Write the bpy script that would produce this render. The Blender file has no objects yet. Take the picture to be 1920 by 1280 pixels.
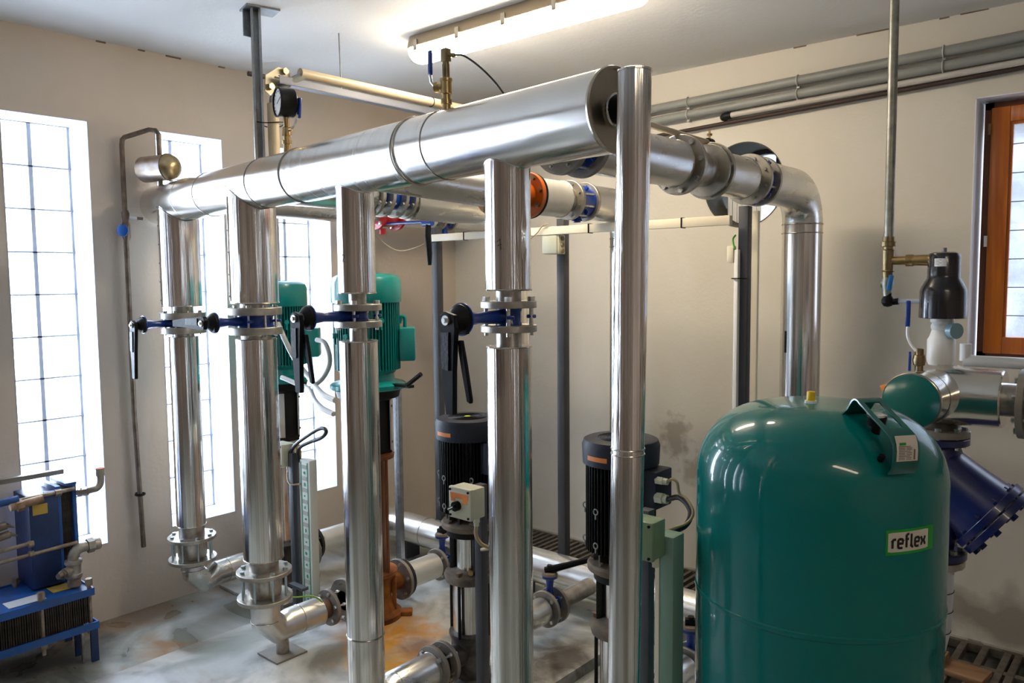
import bpy, bmesh, math, random
from mathutils import Vector, Matrix
random.seed(7)
sc = bpy.context.scene
C = sc.collection
PI = math.pi

# ------------------------------------------------------------------ camera
FPX = 1481.02
cam_d = bpy.data.cameras.new('camera')
cam = bpy.data.objects.new('camera', cam_d); C.objects.link(cam)
cam_d.sensor_fit = 'HORIZONTAL'; cam_d.sensor_width = 36.0
cam_d.lens = FPX / 1920 * 36.0
cam_d.clip_start = 0.05
cam.matrix_world = Matrix(((0.75648, -0.0445, 0.65251, 0), (0.65396, 0.06514, -0.75372, 0), (-0.00897, 0.99688, 0.07838, 1.65), (0, 0, 0, 1)))
sc.camera = cam

# ------------------------------------------------------------------ colour management
vs = sc.view_settings
sc.display_settings.display_device = 'sRGB'
vs.view_transform = 'Standard'; vs.look = 'None'; vs.gamma = 1.0; vs.exposure = 0.0
vs.use_curve_mapping = False

# ------------------------------------------------------------------ world: pale overcast sky
w = bpy.data.worlds.new('sky'); sc.world = w; w.use_nodes = True
bgn = w.node_tree.nodes['Background']
bgn.inputs[0].default_value = (0.86, 0.92, 1.0, 1); bgn.inputs[1].default_value = 4.0

# ------------------------------------------------------------------ daylight outside the windows
XW, YW, ZC = -3.975, 3.987, 2.79
WINS = [(-0.86, -0.50), (-0.17, 0.19), (0.515, 0.875), (1.195, 1.56), (1.875, 2.237), (2.565, 2.927)]
def area(name, loc, rot, sx, sy, power, col):
    l = bpy.data.lights.new(name, 'AREA'); l.shape = 'RECTANGLE'; l.size = sx; l.size_y = sy
    l.energy = power; l.color = col
    o = bpy.data.objects.new(name, l); C.objects.link(o); o.location = loc; o.rotation_euler = rot
    return o
DAY = (0.74, 0.86, 1.0)
LAMPS = 54.0
for (a, b) in WINS:
    area('daylight', (XW - 0.85, (a + b) / 2, 1.42), (0, -PI / 2, 0), 2.1, 0.50, 150, DAY)
area('daylight', (-0.2, YW + 1.3, 3.6), (-PI / 4, 0, 0), 1.6, 1.2, 150, DAY)

# ------------------------------------------------------------------ materials
MATS = {}
def nn(nt, t, **k):
    n = nt.nodes.new(t)
    for a, b in k.items(): setattr(n, a, b)
    return n
def mat(name, col, metal=0.0, rough=0.5, col2=None, nscale=6.0, nstretch=(1, 1, 1), lo=.35, hi=.7, bump=0.0, bscale=40.0, bstretch=(1, 1, 1), coat=0.0, emit=None, estr=0.0, rvar=0.0, spec=0.5, detail=4.0):
    if name in MATS: return MATS[name]
    m = bpy.data.materials.new(name); m.use_nodes = True; nt = m.node_tree
    p = nt.nodes['Principled BSDF']
    p.inputs['Base Color'].default_value = (*col, 1); p.inputs['Metallic'].default_value = metal
    p.inputs['Roughness'].default_value = rough; p.inputs['Coat Weight'].default_value = coat
    p.inputs['Coat Roughness'].default_value = 0.05
    p.inputs['Specular IOR Level'].default_value = spec
    tc = nn(nt, 'ShaderNodeTexCoord')
    def noise(scale, stretch, det=4.0):
        mp = nn(nt, 'ShaderNodeMapping'); mp.inputs['Scale'].default_value = stretch
        nt.links.new(tc.outputs['Object'], mp.inputs[0])
        n = nn(nt, 'ShaderNodeTexNoise'); n.inputs['Scale'].default_value = scale; n.inputs['Detail'].default_value = det
        nt.links.new(mp.outputs[0], n.inputs['Vector']); return n
    if col2 is not None:
        n = noise(nscale, nstretch, detail)
        r = nn(nt, 'ShaderNodeValToRGB'); r.color_ramp.elements[0].position = lo; r.color_ramp.elements[1].position = hi
        r.color_ramp.elements[0].color = (*col, 1); r.color_ramp.elements[1].color = (*col2, 1)
        nt.links.new(n.outputs[0], r.inputs[0]); nt.links.new(r.outputs[0], p.inputs['Base Color'])
        if rvar:
            mr = nn(nt, 'ShaderNodeMapRange'); mr.inputs['From Min'].default_value = lo; mr.inputs['From Max'].default_value = hi
            mr.inputs['To Min'].default_value = rough; mr.inputs['To Max'].default_value = rough + rvar
            nt.links.new(n.outputs[0], mr.inputs[0]); nt.links.new(mr.outputs[0], p.inputs['Roughness'])
    if bump:
        n = noise(bscale, bstretch)
        b = nn(nt, 'ShaderNodeBump'); b.inputs['Strength'].default_value = bump; b.inputs['Distance'].default_value = 0.01
        nt.links.new(n.outputs[0], b.inputs['Height']); nt.links.new(b.outputs[0], p.inputs['Normal'])
    if emit is not None:
        p.inputs['Emission Color'].default_value = (*emit, 1); p.inputs['Emission Strength'].default_value = estr
    MATS[name] = m
    return m
def steel(name, ax, rough=.15, col=(.82, .80, .76), bump=.10, scale=1.0, dk=.62):
    st = [55 * scale, 55 * scale, 55 * scale]; st[ax] = .35
    return mat(name, col, 1.0, rough, bump=bump, bscale=1.0, bstretch=tuple(st), col2=(col[0] * dk * 1.04, col[1] * dk * .96, col[2] * dk * .88), nscale=1.0, nstretch=tuple(s * .75 for s in st), lo=.40, hi=.68, rvar=.10)  # darker brown streaks in the colour stand in for banded reflections

STV = steel('polished steel cladding upright', 2, .10, (.93, .91, .87), .45, 1.1, .50)
STX = mat('brushed steel cladding header', (.82, .79, .74), 1.0, .20, col2=(.75, .71, .66), nscale=1.0, nstretch=(9, 2, 2), lo=.4, hi=.8, rvar=.08, bump=.012, bscale=1.0, bstretch=(40, 9, 9))
STX2 = mat('scuffed steel cladding header', (.80, .77, .72), 1.0, .23, col2=(.66, .63, .58), nscale=1.0, nstretch=(22, 2, 2), lo=.45, hi=.8, rvar=.10, bump=.025, bscale=1.0, bstretch=(70, 6, 6))
STY = mat('galvanised cladding lengthwise', (.76, .75, .72), 1.0, .24, col2=(.64, .64, .62), nscale=1.0, nstretch=(14, 4, 14), rvar=.12, bump=.03, bscale=1.0, bstretch=(20, 4, 20))
ALU = mat('dull aluminium cladding', (.72, .71, .68), 1.0, .33, col2=(.58, .56, .53), nscale=9, rvar=.12, bump=.03, bscale=25)
WHITEJ = mat('pale pipe jacket', (.74, .73, .68), .55, .30, col2=(.60, .58, .52), nscale=5, lo=.45, hi=.75)
FLG = mat('zinc flange', (.50, .465, .40), .9, .36, col2=(.34, .31, .26), nscale=22, rvar=.12, bump=.05, bscale=60)
FLGD = mat('dusty dark flange', (.20, .19, .18), .5, .5, col2=(.34, .29, .23), nscale=14, rvar=.2, bump=.06, bscale=60)
BOLT = mat('zinc bolt', (.76, .75, .70), .9, .28, col2=(.40, .40, .38), nscale=60)
BOLTD = mat('darkened bolt', (.20, .19, .18), .7, .45)
NECK = mat('bare pipe steel', (.55, .52, .48), 1.0, .28, col2=(.30, .25, .20), nscale=18, rvar=.2)
SEAM = mat('seam bead', (.50, .46, .40), 1.0, .22)  # darker metal bead at cladding seams and pipe ends
BLUE = mat('blue valve enamel', (.003, .035, .26), 0, .28, coat=.3, col2=(.004, .03, .20), nscale=12, bump=.05, bscale=50)
NAVY = mat('navy strainer enamel', (.008, .014, .095), 0, .30, coat=.3, col2=(.006, .010, .07), nscale=7)
BLACK = mat('black plastic', (.004, .004, .005), 0, .42, bump=.05, bscale=90, spec=.16)
BLKP = mat('black painted metal', (.005, .005, .006), 0, .42, col2=(.012, .011, .010), nscale=9, spec=.22)
BLKG = mat('gloss black shell', (.008, .008, .010), 0, .22, coat=.3)
CHAR = mat('charcoal fan cover', (.016, .020, .032), 0, .52, bump=.08, bscale=180, spec=.3)
TEAL = mat('teal motor enamel', (.000, .205, .190), 0, .30, coat=.25, col2=(.000, .175, .165), nscale=4)
TANKG = mat('teal vessel enamel', (.000, .150, .138), 0, .25, coat=.55, spec=.12)
DUST = mat('dust covered casting', (.20, .15, .105), 0, .85, col2=(.06, .05, .045), nscale=13, lo=.4, hi=.7, bump=.2, bscale=60)
IRON = mat('dark pump iron', (.035, .033, .032), .3, .5, col2=(.09, .075, .06), nscale=14, bump=.1, bscale=40)
RUST = mat('rusted casting', (.33, .11, .018), 0, .75, col2=(.10, .028, .008), nscale=11, bump=.3, bscale=35, spec=.3)
RUSTB = mat('rust brown stage_sleeve', (.12, .035, .012), .3, .35, col2=(.22, .075, .02), nscale=8, nstretch=(4, 4, .8))
BRASS = mat('aged brass', (.30, .22, .11), 1.0, .36, col2=(.17, .13, .08), nscale=30)
BRASSB = mat('bright brass', (.46, .32, .14), 1.0, .28)
OLDP = mat('old iron wall pipe', (.24, .19, .14), .8, .38, col2=(.14, .10, .07), nscale=20)
GALV = mat('galvanised pipe', (.36, .35, .30), .85, .45, col2=(.22, .22, .19), nscale=30, bump=.05)
GREYC = mat('grey plastic conduit', (.27, .28, .26), 0, .40, col2=(.23, .24, .225), nscale=6)
BEIGE = mat('beige plastic conduit', (.46, .38, .25), 0, .38)
DUCT = mat('cream cable duct', (.70, .63, .48), 0, .42)
WHT = mat('white painted metal', (.78, .78, .76), 0, .32)
CREAMB = mat('cream switch box', (.56, .54, .40), 0, .40)
GREENB = mat('pale green box', (.19, .27, .16), 0, .42)
GREEND = mat('pale green duct', (.17, .28, .22), 0, .40)
ORNG = mat('orange warning label', (.75, .22, .03), 0, .5)
ORED = mat('orange enamel', (.42, .085, .006), 0, .32, coat=.3)
RED = mat('red valve enamel', (.42, .008, .010), 0, .28, coat=.3)
YEL = mat('yellow plastic', (.80, .52, .01), 0, .4)
LBLW = mat('label white', (.62, .56, .48), 0, .55)
LBLG = mat('label green', (.01, .30, .03), 0, .5)
INK = mat('black ink', (.006, .006, .006), 0, .6)
INKG = mat('grey ink print', (.18, .15, .12), 0, .6)
POSTM = mat('grey painted post', (.045, .048, .056), 0, .42, col2=(.065, .067, .075), nscale=5, spec=.35)
STRUT = mat('galvanised strut', (.33, .35, .36), .85, .4, col2=(.24, .25, .26), nscale=25)
CABW = mat('pale cable sheath', (.52, .50, .46), 0, .45)
CABB = mat('black cable sheath', (.010, .010, .010), 0, .4)
CABT = mat('tan cable sheath', (.36, .27, .14), 0, .5)
HXB = mat('blue exchanger paint', (.004, .030, .13), 0, .42, col2=(.008, .020, .07), nscale=9, bump=.08)
HXB2 = mat('bright blue exchanger frame', (.008, .085, .34), 0, .42, col2=(.02, .06, .19), nscale=15, bump=.08)
HXP = mat('dark exchanger plate', (.022, .017, .013), .5, .55, col2=(.06, .045, .03), nscale=30)
TUBEG = mat('glass dial', (.74, .74, .72), 0, .12, coat=1)
WIREG = mat('green wire', (.10, .45, .05), 0, .5)
WOODB = mat('rough board', (.20, .10, .045), 0, .6, col2=(.30, .17, .08), nscale=3, nstretch=(2, 14, 8))
GRATE = mat('worn grate bar', (.18, .155, .13), .3, .6, col2=(.10, .085, .07), nscale=25, bump=.2)
DARK = mat('black trench', (.010, .009, .008), 0, .95)
MORT = mat('glass block mortar', (.40, .42, .46), 0, .8)
PAINTW = mat('white reveal paint', (.48, .48, .51), 0, .7, bump=.04, bscale=60)

def wood():
    m = bpy.data.materials.new('orange stained pine'); m.use_nodes = True; nt = m.node_tree; p = nt.nodes['Principled BSDF']
    tc = nn(nt, 'ShaderNodeTexCoord'); mp = nn(nt, 'ShaderNodeMapping'); mp.inputs['Scale'].default_value = (22, 22, 1.3)
    nt.links.new(tc.outputs['Object'], mp.inputs[0])
    n = nn(nt, 'ShaderNodeTexNoise'); n.inputs['Scale'].default_value = 1.6; n.inputs['Detail'].default_value = 6; n.inputs['Distortion'].default_value = .6
    nt.links.new(mp.outputs[0], n.inputs['Vector'])
    r = nn(nt, 'ShaderNodeValToRGB'); r.color_ramp.elements[0].position = .3; r.color_ramp.elements[1].position = .75
    r.color_ramp.elements[0].color = (.60, .17, .010, 1); r.color_ramp.elements[1].color = (.34, .075, .006, 1)
    nt.links.new(n.outputs[0], r.inputs[0]); nt.links.new(r.outputs[0], p.inputs['Base Color'])
    p.inputs['Roughness'].default_value = .33; return m
WOOD = wood()
WOODD = mat('dark wood frame', (.16, .05, .012), 0, .4, col2=(.10, .03, .01), nscale=3, nstretch=(12, 12, 1))

def plaster(name, col, stain, amt, sites=()):
    m = bpy.data.materials.new(name); m.use_nodes = True; nt = m.node_tree; p = nt.nodes['Principled BSDF']
    L = nt.links.new
    tc = nn(nt, 'ShaderNodeTexCoord')
    n = nn(nt, 'ShaderNodeTexNoise'); n.inputs['Scale'].default_value = 1.1; n.inputs['Detail'].default_value = 7; n.inputs['Roughness'].default_value = .6
    L(tc.outputs['Object'], n.inputs['Vector'])
    r = nn(nt, 'ShaderNodeValToRGB'); r.color_ramp.elements[0].position = .42; r.color_ramp.elements[1].position = .72
    r.color_ramp.elements[0].color = (*col, 1); r.color_ramp.elements[1].color = tuple(c * (1 - amt) + s * amt for c, s in zip(col, stain)) + (1,)
    L(n.outputs[0], r.inputs[0]); last = r.outputs[0]
    # stains that have a place and a shape of their own: (centre, radius, colour, strength)
    for (cx, cy, cz, rad, sc2, sv, nsc) in sites:
        vm = nn(nt, 'ShaderNodeVectorMath', operation='SUBTRACT'); L(tc.outputs['Object'], vm.inputs[0]); vm.inputs[1].default_value = (cx, cy, cz)
        ds = nn(nt, 'ShaderNodeVectorMath', operation='MULTIPLY'); L(vm.outputs[0], ds.inputs[0]); ds.inputs[1].default_value = tuple(1 / q for q in rad)
        ln = nn(nt, 'ShaderNodeVectorMath', operation='LENGTH'); L(ds.outputs[0], ln.inputs[0])
        n2 = nn(nt, 'ShaderNodeTexNoise'); n2.inputs['Scale'].default_value = nsc; n2.inputs['Detail'].default_value = 6; L(tc.outputs['Object'], n2.inputs['Vector'])
        ad = nn(nt, 'ShaderNodeMath', operation='MULTIPLY_ADD'); L(n2.outputs[0], ad.inputs[0]); ad.inputs[1].default_value = 2.0; L(ln.outputs[1], ad.inputs[2])
        mr = nn(nt, 'ShaderNodeMapRange'); mr.inputs['From Min'].default_value = 1.35; mr.inputs['From Max'].default_value = 1.9
        mr.inputs['To Min'].default_value = sv; mr.inputs['To Max'].default_value = 0.0
        L(ad.outputs[0], mr.inputs[0])
        mx = nn(nt, 'ShaderNodeMix', data_type='RGBA'); L(mr.outputs[0], mx.inputs[0]); L(last, mx.inputs[6]); mx.inputs[7].default_value = (*sc2, 1)
        last = mx.outputs[2]
    L(last, p.inputs['Base Color'])
    p.inputs['Roughness'].default_value = .85
    n3 = nn(nt, 'ShaderNodeTexNoise'); n3.inputs['Scale'].default_value = 45; n3.inputs['Detail'].default_value = 5; L(tc.outputs['Object'], n3.inputs['Vector'])
    b = nn(nt, 'ShaderNodeBump'); b.inputs['Strength'].default_value = .12; b.inputs['Distance'].default_value = .01
    L(n3.outputs[0], b.inputs['Height']); L(b.outputs[0], p.inputs['Normal'])
    return m
WALLL = plaster('warm plaster window wall', (.60, .52, .44), (.45, .36, .26), .35)
WALLB = plaster('cream plaster back wall', (.68, .64, .56), (.54, .47, .37), .35, sites=[
    (-2.22, YW, .74, (.13, .2, .18), (.20, .14, .08), .55, 18.0), (-2.1, YW, .55, (.10, .2, .10), (.25, .18, .11), .5, 17.0),
    (-.62, YW, 1.06, (.35, .2, .10), (.45, .33, .22), .5, 5.0), (-.62, YW, .12, (.9, .2, .16), (.14, .11, .08), .6, 5.0)])
CEILM = plaster('white ceiling plaster', (.70, .69, .67), (.56, .55, .53), .25)
WALLR = plaster('plain plaster rear', (.56, .44, .36), (.36, .27, .21), .5)

def floor_mat(name, base, sites, wet=.22):
    m = bpy.data.materials.new(name); m.use_nodes = True; nt = m.node_tree; p = nt.nodes['Principled BSDF']
    L = nt.links.new
    tc = nn(nt, 'ShaderNodeTexCoord')
    n = nn(nt, 'ShaderNodeTexNoise'); n.inputs['Scale'].default_value = 1.9; n.inputs['Detail'].default_value = 9; n.inputs['Distortion'].default_value = 2.6
    L(tc.outputs['Object'], n.inputs['Vector'])
    r = nn(nt, 'ShaderNodeValToRGB'); e = r.color_ramp.elements
    e[0].position = .36; e[1].position = .66; e[0].color = (*base[0], 1); e[1].color = (*base[2], 1)
    x = e.new(.50); x.color = (*base[1], 1)
    L(n.outputs[0], r.inputs[0]); last = r.outputs[0]
    for (cx, cy, rad, col, sv, nsc) in sites:
        vm = nn(nt, 'ShaderNodeVectorMath', operation='SUBTRACT'); L(tc.outputs['Object'], vm.inputs[0]); vm.inputs[1].default_value = (cx, cy, 0)
        ds = nn(nt, 'ShaderNodeVectorMath', operation='MULTIPLY'); L(vm.outputs[0], ds.inputs[0]); ds.inputs[1].default_value = (1 / rad[0], 1 / rad[1], 0)
        ln = nn(nt, 'ShaderNodeVectorMath', operation='LENGTH'); L(ds.outputs[0], ln.inputs[0])
        n2 = nn(nt, 'ShaderNodeTexNoise'); n2.inputs['Scale'].default_value = nsc; n2.inputs['Detail'].default_value = 6; n2.inputs['Distortion'].default_value = .8; L(tc.outputs['Object'], n2.inputs['Vector'])
        ad = nn(nt, 'ShaderNodeMath', operation='MULTIPLY_ADD'); L(n2.outputs[0], ad.inputs[0]); ad.inputs[1].default_value = 2.0; L(ln.outputs[1], ad.inputs[2])
        mr = nn(nt, 'ShaderNodeMapRange'); mr.inputs['From Min'].default_value = 1.3; mr.inputs['From Max'].default_value = 2.0
        mr.inputs['To Min'].default_value = sv; mr.inputs['To Max'].default_value = 0.0
        L(ad.outputs[0], mr.inputs[0])
        mx = nn(nt, 'ShaderNodeMix', data_type='RGBA'); L(mr.outputs[0], mx.inputs[0]); L(last, mx.inputs[6]); mx.inputs[7].default_value = (*col, 1)
        last = mx.outputs[2]
    L(last, p.inputs['Base Color'])
    mr = nn(nt, 'ShaderNodeMapRange'); mr.inputs['From Min'].default_value = .35; mr.inputs['From Max'].default_value = .65
    mr.inputs['To Min'].default_value = wet; mr.inputs['To Max'].default_value = .6
    L(n.outputs[0], mr.inputs[0]); L(mr.outputs[0], p.inputs['Roughness'])
    n3 = nn(nt, 'ShaderNodeTexNoise'); n3.inputs['Scale'].default_value = 22; n3.inputs['Detail'].default_value = 6; L(tc.outputs['Object'], n3.inputs['Vector'])
    b = nn(nt, 'ShaderNodeBump'); b.inputs['Strength'].default_value = .18; b.inputs['Distance'].default_value = .01
    L(n3.outputs[0], b.inputs['Height']); L(b.outputs[0], p.inputs['Normal'])
    return m
FLOORM = floor_mat('stained wet concrete floor', [(.20, .21, .185), (.33, .345, .31), (.47, .46, .42)],
    [(-3.35, 1.55, (.30, .16), (.28, .13, .035), .8, 6.0), (-3.9, 1.7, (.16, .7), (.20, .10, .03), .7, 5.0), (-2.9, 1.35, (.5, .2), (.62, .62, .64), .6, 4.0),
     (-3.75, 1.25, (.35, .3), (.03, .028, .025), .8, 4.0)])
PLINM = floor_mat('pale painted pump plinth', [(.20, .185, .15), (.42, .41, .37), (.56, .55, .51)],
    [(-2.70, 2.22, (.34, .26), (.52, .22, .012), .95, 7.0), (-2.35, 2.02, (.38, .17), (.55, .27, .03), .9, 6.0), (-2.45, 2.25, (.2, .12), (.16, .06, .015), .8, 9.0), (-2.95, 1.35, (.5, .18), (.60, .60, .62), .7, 5.0), (-3.2, 1.75, (.16, .4), (.20, .22, .19), .8, 4.0), (-1.95, 2.55, (.22, .25), (.05, .035, .025), .85, 8.0),
     (-2.5, 2.75, (.4, .2), (.10, .095, .09), .6, 7.0), (-3.0, 2.9, (.3, .12), (.08, .075, .07), .7, 7.0)], wet=.30)

# glass: lets most light straight through, scatters some of it
def glassy(name, tr, tcol, scol, gl=.12, grough=.08):
    m = bpy.data.materials.new(name); m.use_nodes = True; nt = m.node_tree; nt.nodes.clear(); L = nt.links.new
    out = nn(nt, 'ShaderNodeOutputMaterial')
    t = nn(nt, 'ShaderNodeBsdfTransparent'); t.inputs[0].default_value = (*tcol, 1)
    s = nn(nt, 'ShaderNodeBsdfTranslucent'); s.inputs[0].default_value = (*scol, 1)
    g = nn(nt, 'ShaderNodeBsdfGlossy'); g.inputs['Roughness'].default_value = grough
    m1 = nn(nt, 'ShaderNodeMixShader'); m1.inputs[0].default_value = 1 - tr; L(t.outputs[0], m1.inputs[1]); L(s.outputs[0], m1.inputs[2])
    m2 = nn(nt, 'ShaderNodeMixShader'); m2.inputs[0].default_value = gl; L(m1.outputs[0], m2.inputs[1]); L(g.outputs[0], m2.inputs[2])
    tc = nn(nt, 'ShaderNodeTexCoord'); n = nn(nt, 'ShaderNodeTexNoise'); n.inputs['Scale'].default_value = 14; L(tc.outputs['Object'], n.inputs['Vector'])
    b = nn(nt, 'ShaderNodeBump'); b.inputs['Strength'].default_value = .5; b.inputs['Distance'].default_value = .02; L(n.outputs[0], b.inputs['Height'])
    L(b.outputs[0], s.inputs['Normal']); L(b.outputs[0], g.inputs['Normal'])
    L(m2.outputs[0], out.inputs[0]); return m
GBLK = glassy('wavy glass block face', .62, (.97, .98, 1), (.95, .97, 1))
GRIM = glassy('glass block rim', .35, (.80, .85, .92), (.70, .75, .82), .10)
PANE = glassy('leaded window glass', .80, (.93, .95, 1), (.80, .84, .92), .10)

# ------------------------------------------------------------------ mesh builder
class B:
    def __init__(s, inv=None):
        s.bm = bmesh.new(); s.inv = inv; s.mi = 0
    def ring(s, o, u, v, r, n, ph=0):
        return [s.bm.verts.new(o + u * (r * math.cos(ph + 2 * PI * i / n)) + v * (r * math.sin(ph + 2 * PI * i / n))) for i in range(n)]
    def face(s, vs):
        try:
            f = s.bm.faces.new(vs); f.material_index = s.mi; return f
        except ValueError: return None
    def lathe(s, prof, o=(0, 0, 0), ax=(0, 0, 1), n=32, ph=0, caps=(1, 1)):
        o = Vector(o); ax = Vector(ax).normalized(); u = ax.orthogonal().normalized()
        if abs(ax.z) > .99: u = Vector((1, 0, 0))
        v = ax.cross(u); prev = None
        for k, (t, r) in enumerate(prof):
            c = o + ax * t
            cur = [s.bm.verts.new(c)] if r < 1e-6 else s.ring(c, u, v, r, n, ph)
            if prev is not None:
                if len(cur) == 1 and len(prev) > 1:
                    for i in range(n): s.face((prev[i], prev[(i + 1) % n], cur[0]))
                elif len(prev) == 1 and len(cur) > 1:
                    for i in range(n): s.face((prev[0], cur[(i + 1) % n], cur[i]))
                elif len(prev) > 1:
                    for i in range(n): s.face((prev[i], prev[(i + 1) % n], cur[(i + 1) % n], cur[i]))
            elif len(cur) > 1 and caps[0]: s.face(cur[::-1])
            prev = cur
        if prev and len(prev) > 1 and caps[1]: s.face(prev)
        return s
    def cyl(s, p0, p1, r, r2=None, n=24, ph=0, caps=(1, 1)):
        p0 = Vector(p0); p1 = Vector(p1)
        return s.lathe([(0, r), ((p1 - p0).length, r if r2 is None else r2)], p0, p1 - p0, n, ph, caps)
    def disk(s, c, ax, r, t, n=40, bev=.0015, ri=0):
        # disc of thickness t centred on c
        return s.lathe([(-t / 2, r - bev), (-t / 2 + bev, r), (t / 2 - bev, r), (t / 2, r - bev)], c, ax, n)
    def box(s, c, d, rot=None, bev=0.0):
        c = Vector(c); h = Vector(d) / 2; R = rot or Matrix.Identity(3)
        vs = [s.bm.verts.new(c + R @ Vector((x * h.x, y * h.y, z * h.z))) for x in (-1, 1) for y in (-1, 1) for z in (-1, 1)]
        fs = [s.face([vs[i] for i in q]) for q in ((0, 1, 3, 2), (4, 6, 7, 5), (0, 4, 5, 1), (2, 3, 7, 6), (0, 2, 6, 4), (1, 5, 7, 3))]
        if bev:
            es = list({e for f in fs for e in f.edges})
            bmesh.ops.bevel(s.bm, geom=es, offset=bev, segments=2, profile=.5, affect='EDGES')
        return s
    def bb(s, a, b_, bev=0.0):
        a = Vector(a); b_ = Vector(b_); return s.box((a + b_) / 2, [abs(x) for x in (b_ - a)], None, bev)
    def tube(s, pts, r, n=12, closed=False, rs=None, caps=True):
        P = [Vector(p) for p in pts]; m = len(P)
        def tan(i):
            a = P[(i - 1) % m] if (closed or i > 0) else P[i]
            b_ = P[(i + 1) % m] if (closed or i < m - 1) else P[i]
            return (b_ - a).normalized()
        t0 = tan(0); u = t0.orthogonal().normalized(); rings = []
        for i in range(m):
            t = tan(i)
            u = (u - t * u.dot(t)).normalized(); v = t.cross(u)
            rings.append(s.ring(P[i], u, v, rs[i] if rs else r, n))
        for i in range(m if closed else m - 1):
            A, D = rings[i], rings[(i + 1) % m]
            for k in range(n): s.face((A[k], A[(k + 1) % n], D[(k + 1) % n], D[k]))
        if not closed and caps: s.face(rings[0][::-1]); s.face(rings[-1])
        return s
    def prism(s, pts, ex):
        # extrude polygon pts (3d list) by vector ex
        ex = Vector(ex); A = [s.bm.verts.new(Vector(p)) for p in pts]; D = [s.bm.verts.new(Vector(p) + ex) for p in pts]
        s.face(A[::-1]); s.face(D)
        for i in range(len(A)): s.face((A[i], A[(i + 1) % len(A)], D[(i + 1) % len(A)], D[i]))
        return s
    def mesh(s, name, mats):
        bm = s.bm
        if s.inv is not None: bm.transform(s.inv)
        bmesh.ops.recalc_face_normals(bm, faces=bm.faces)
        for f in bm.faces: f.smooth = True
        for e in bm.edges:
            if len(e.link_faces) == 2 and e.calc_face_angle(0) > math.radians(32): e.smooth = False
        me = bpy.data.meshes.new(name); bm.to_mesh(me); bm.free()
        for m in (mats if isinstance(mats, (list, tuple)) else [mats]): me.materials.append(m)
        return me
def spline(pts, k=8, closed=False):
    P = [Vector(p) for p in pts]; out = []; m = len(P)
    for i in range(m if closed else m - 1):
        p0 = P[(i - 1) % m] if closed or i > 0 else P[0] * 2 - P[1]
        p1 = P[i]; p2 = P[(i + 1) % m]; p3 = P[(i + 2) % m] if closed or i + 2 < m else P[-1] * 2 - P[-2]
        for j in range(k):
            t = j / k
            out.append(.5 * ((2 * p1) + (p2 - p0) * t + (2 * p0 - 5 * p1 + 4 * p2 - p3) * t * t + (3 * p1 - p0 - 3 * p2 + p3) * t ** 3))
    if not closed: out.append(P[-1])
    return out
def arc(c, a, b_, n=10):
    # quarter bend from c+a to c+b
    c = Vector(c); a = Vector(a); b_ = Vector(b_)
    return [c + a * math.cos(t * PI / 2 / n) + b_ * math.sin(t * PI / 2 / n) for t in range(n + 1)]

class Thing:
    """world=True: parts are given in world coordinates; else in the thing's own frame."""
    def __init__(s, name, label, cat, loc=(0, 0, 0), rot=None, group=None, world=True):
        o = bpy.data.objects.new(name, None); C.objects.link(o); o.empty_display_size = .05
        Mx = Matrix.Translation(Vector(loc)) @ (rot.to_4x4() if rot else Matrix.Identity(4))
        o.matrix_world = Mx; o['label'] = label; o['category'] = cat
        if group: o['group'] = group
        s.o = o; s.inv = Mx.inverted() if world else None
    def b(s): return B(s.inv)
    def part(s, name, b, m, parent=None, label=None, kind=None):
        ob = bpy.data.objects.new(name, b.mesh(name, m)); C.objects.link(ob); ob.parent = parent or s.o
        if label: ob['label'] = label
        if kind: ob['kind'] = kind
        return ob
    def inst(s, name, me, M, parent=None):
        ob = bpy.data.objects.new(name, me); C.objects.link(ob); ob.parent = parent or s.o
        ob.matrix_local = (s.inv @ M) if s.inv is not None else M
        return ob
def solo(name, label, cat, b, m, loc=None, group=None, kind=None):
    if loc is not None: b.inv = Matrix.Translation(-Vector(loc))
    ob = bpy.data.objects.new(name, b.mesh(name, m)); C.objects.link(ob)
    if loc is not None: ob.location = loc
    if label: ob['label'] = label
    if cat: ob['category'] = cat
    if group: ob['group'] = group
    if kind: ob['kind'] = kind
    return ob
def struct(name, b, m, parent=None):
    ob = bpy.data.objects.new(name, b.mesh(name, m)); C.objects.link(ob)
    if parent: ob.parent = parent
    else: ob['kind'] = 'structure'
    return ob
def child(name, b, m, parent, label=None):
    b.inv = parent.matrix_world.inverted() if parent.matrix_world != Matrix.Identity(4) else None
    b.inv = Matrix.Translation(-parent.location)
    ob = bpy.data.objects.new(name, b.mesh(name, m)); C.objects.link(ob); ob.parent = parent
    if label: ob['label'] = label
    return ob
BM = {}
def bolt_mesh(r, length, m, nut=True):
    key = (round(r, 4), round(length, 4), m.name, nut)
    if key not in BM:
        b = B(); b.cyl((0, 0, 0), (0, 0, r * 1.1), r, n=6); b.cyl((0, 0, -length), (0, 0, 0), r * .52, n=8)
        if nut: b.cyl((0, 0, -length), (0, 0, -length + r * 1.3), r, n=6); b.cyl((0, 0, -length - r * .9), (0, 0, -length), r * .5, n=8)
        BM[key] = b.mesh('bolt', m)
    return BM[key]
def bolts(T, c, ax, R, n, r, length, m=None, ph=0.0, parent=None, nut=True, name='bolt'):
    """ring of n bolts, heads at c facing along ax, shanks going back"""
    ax = Vector(ax).normalized(); q = Vector((0, 0, 1)).rotation_difference(ax).to_matrix().to_4x4()
    me = bolt_mesh(r, length, m or BOLT, nut)
    for k in range(n):
        a = ph + 2 * PI * k / n
        T.inst(name, me, Matrix.Translation(Vector(c)) @ q @ Matrix.Translation((R * math.cos(a), R * math.sin(a), 0)), parent)
def grp(lst, name): pass

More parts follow.
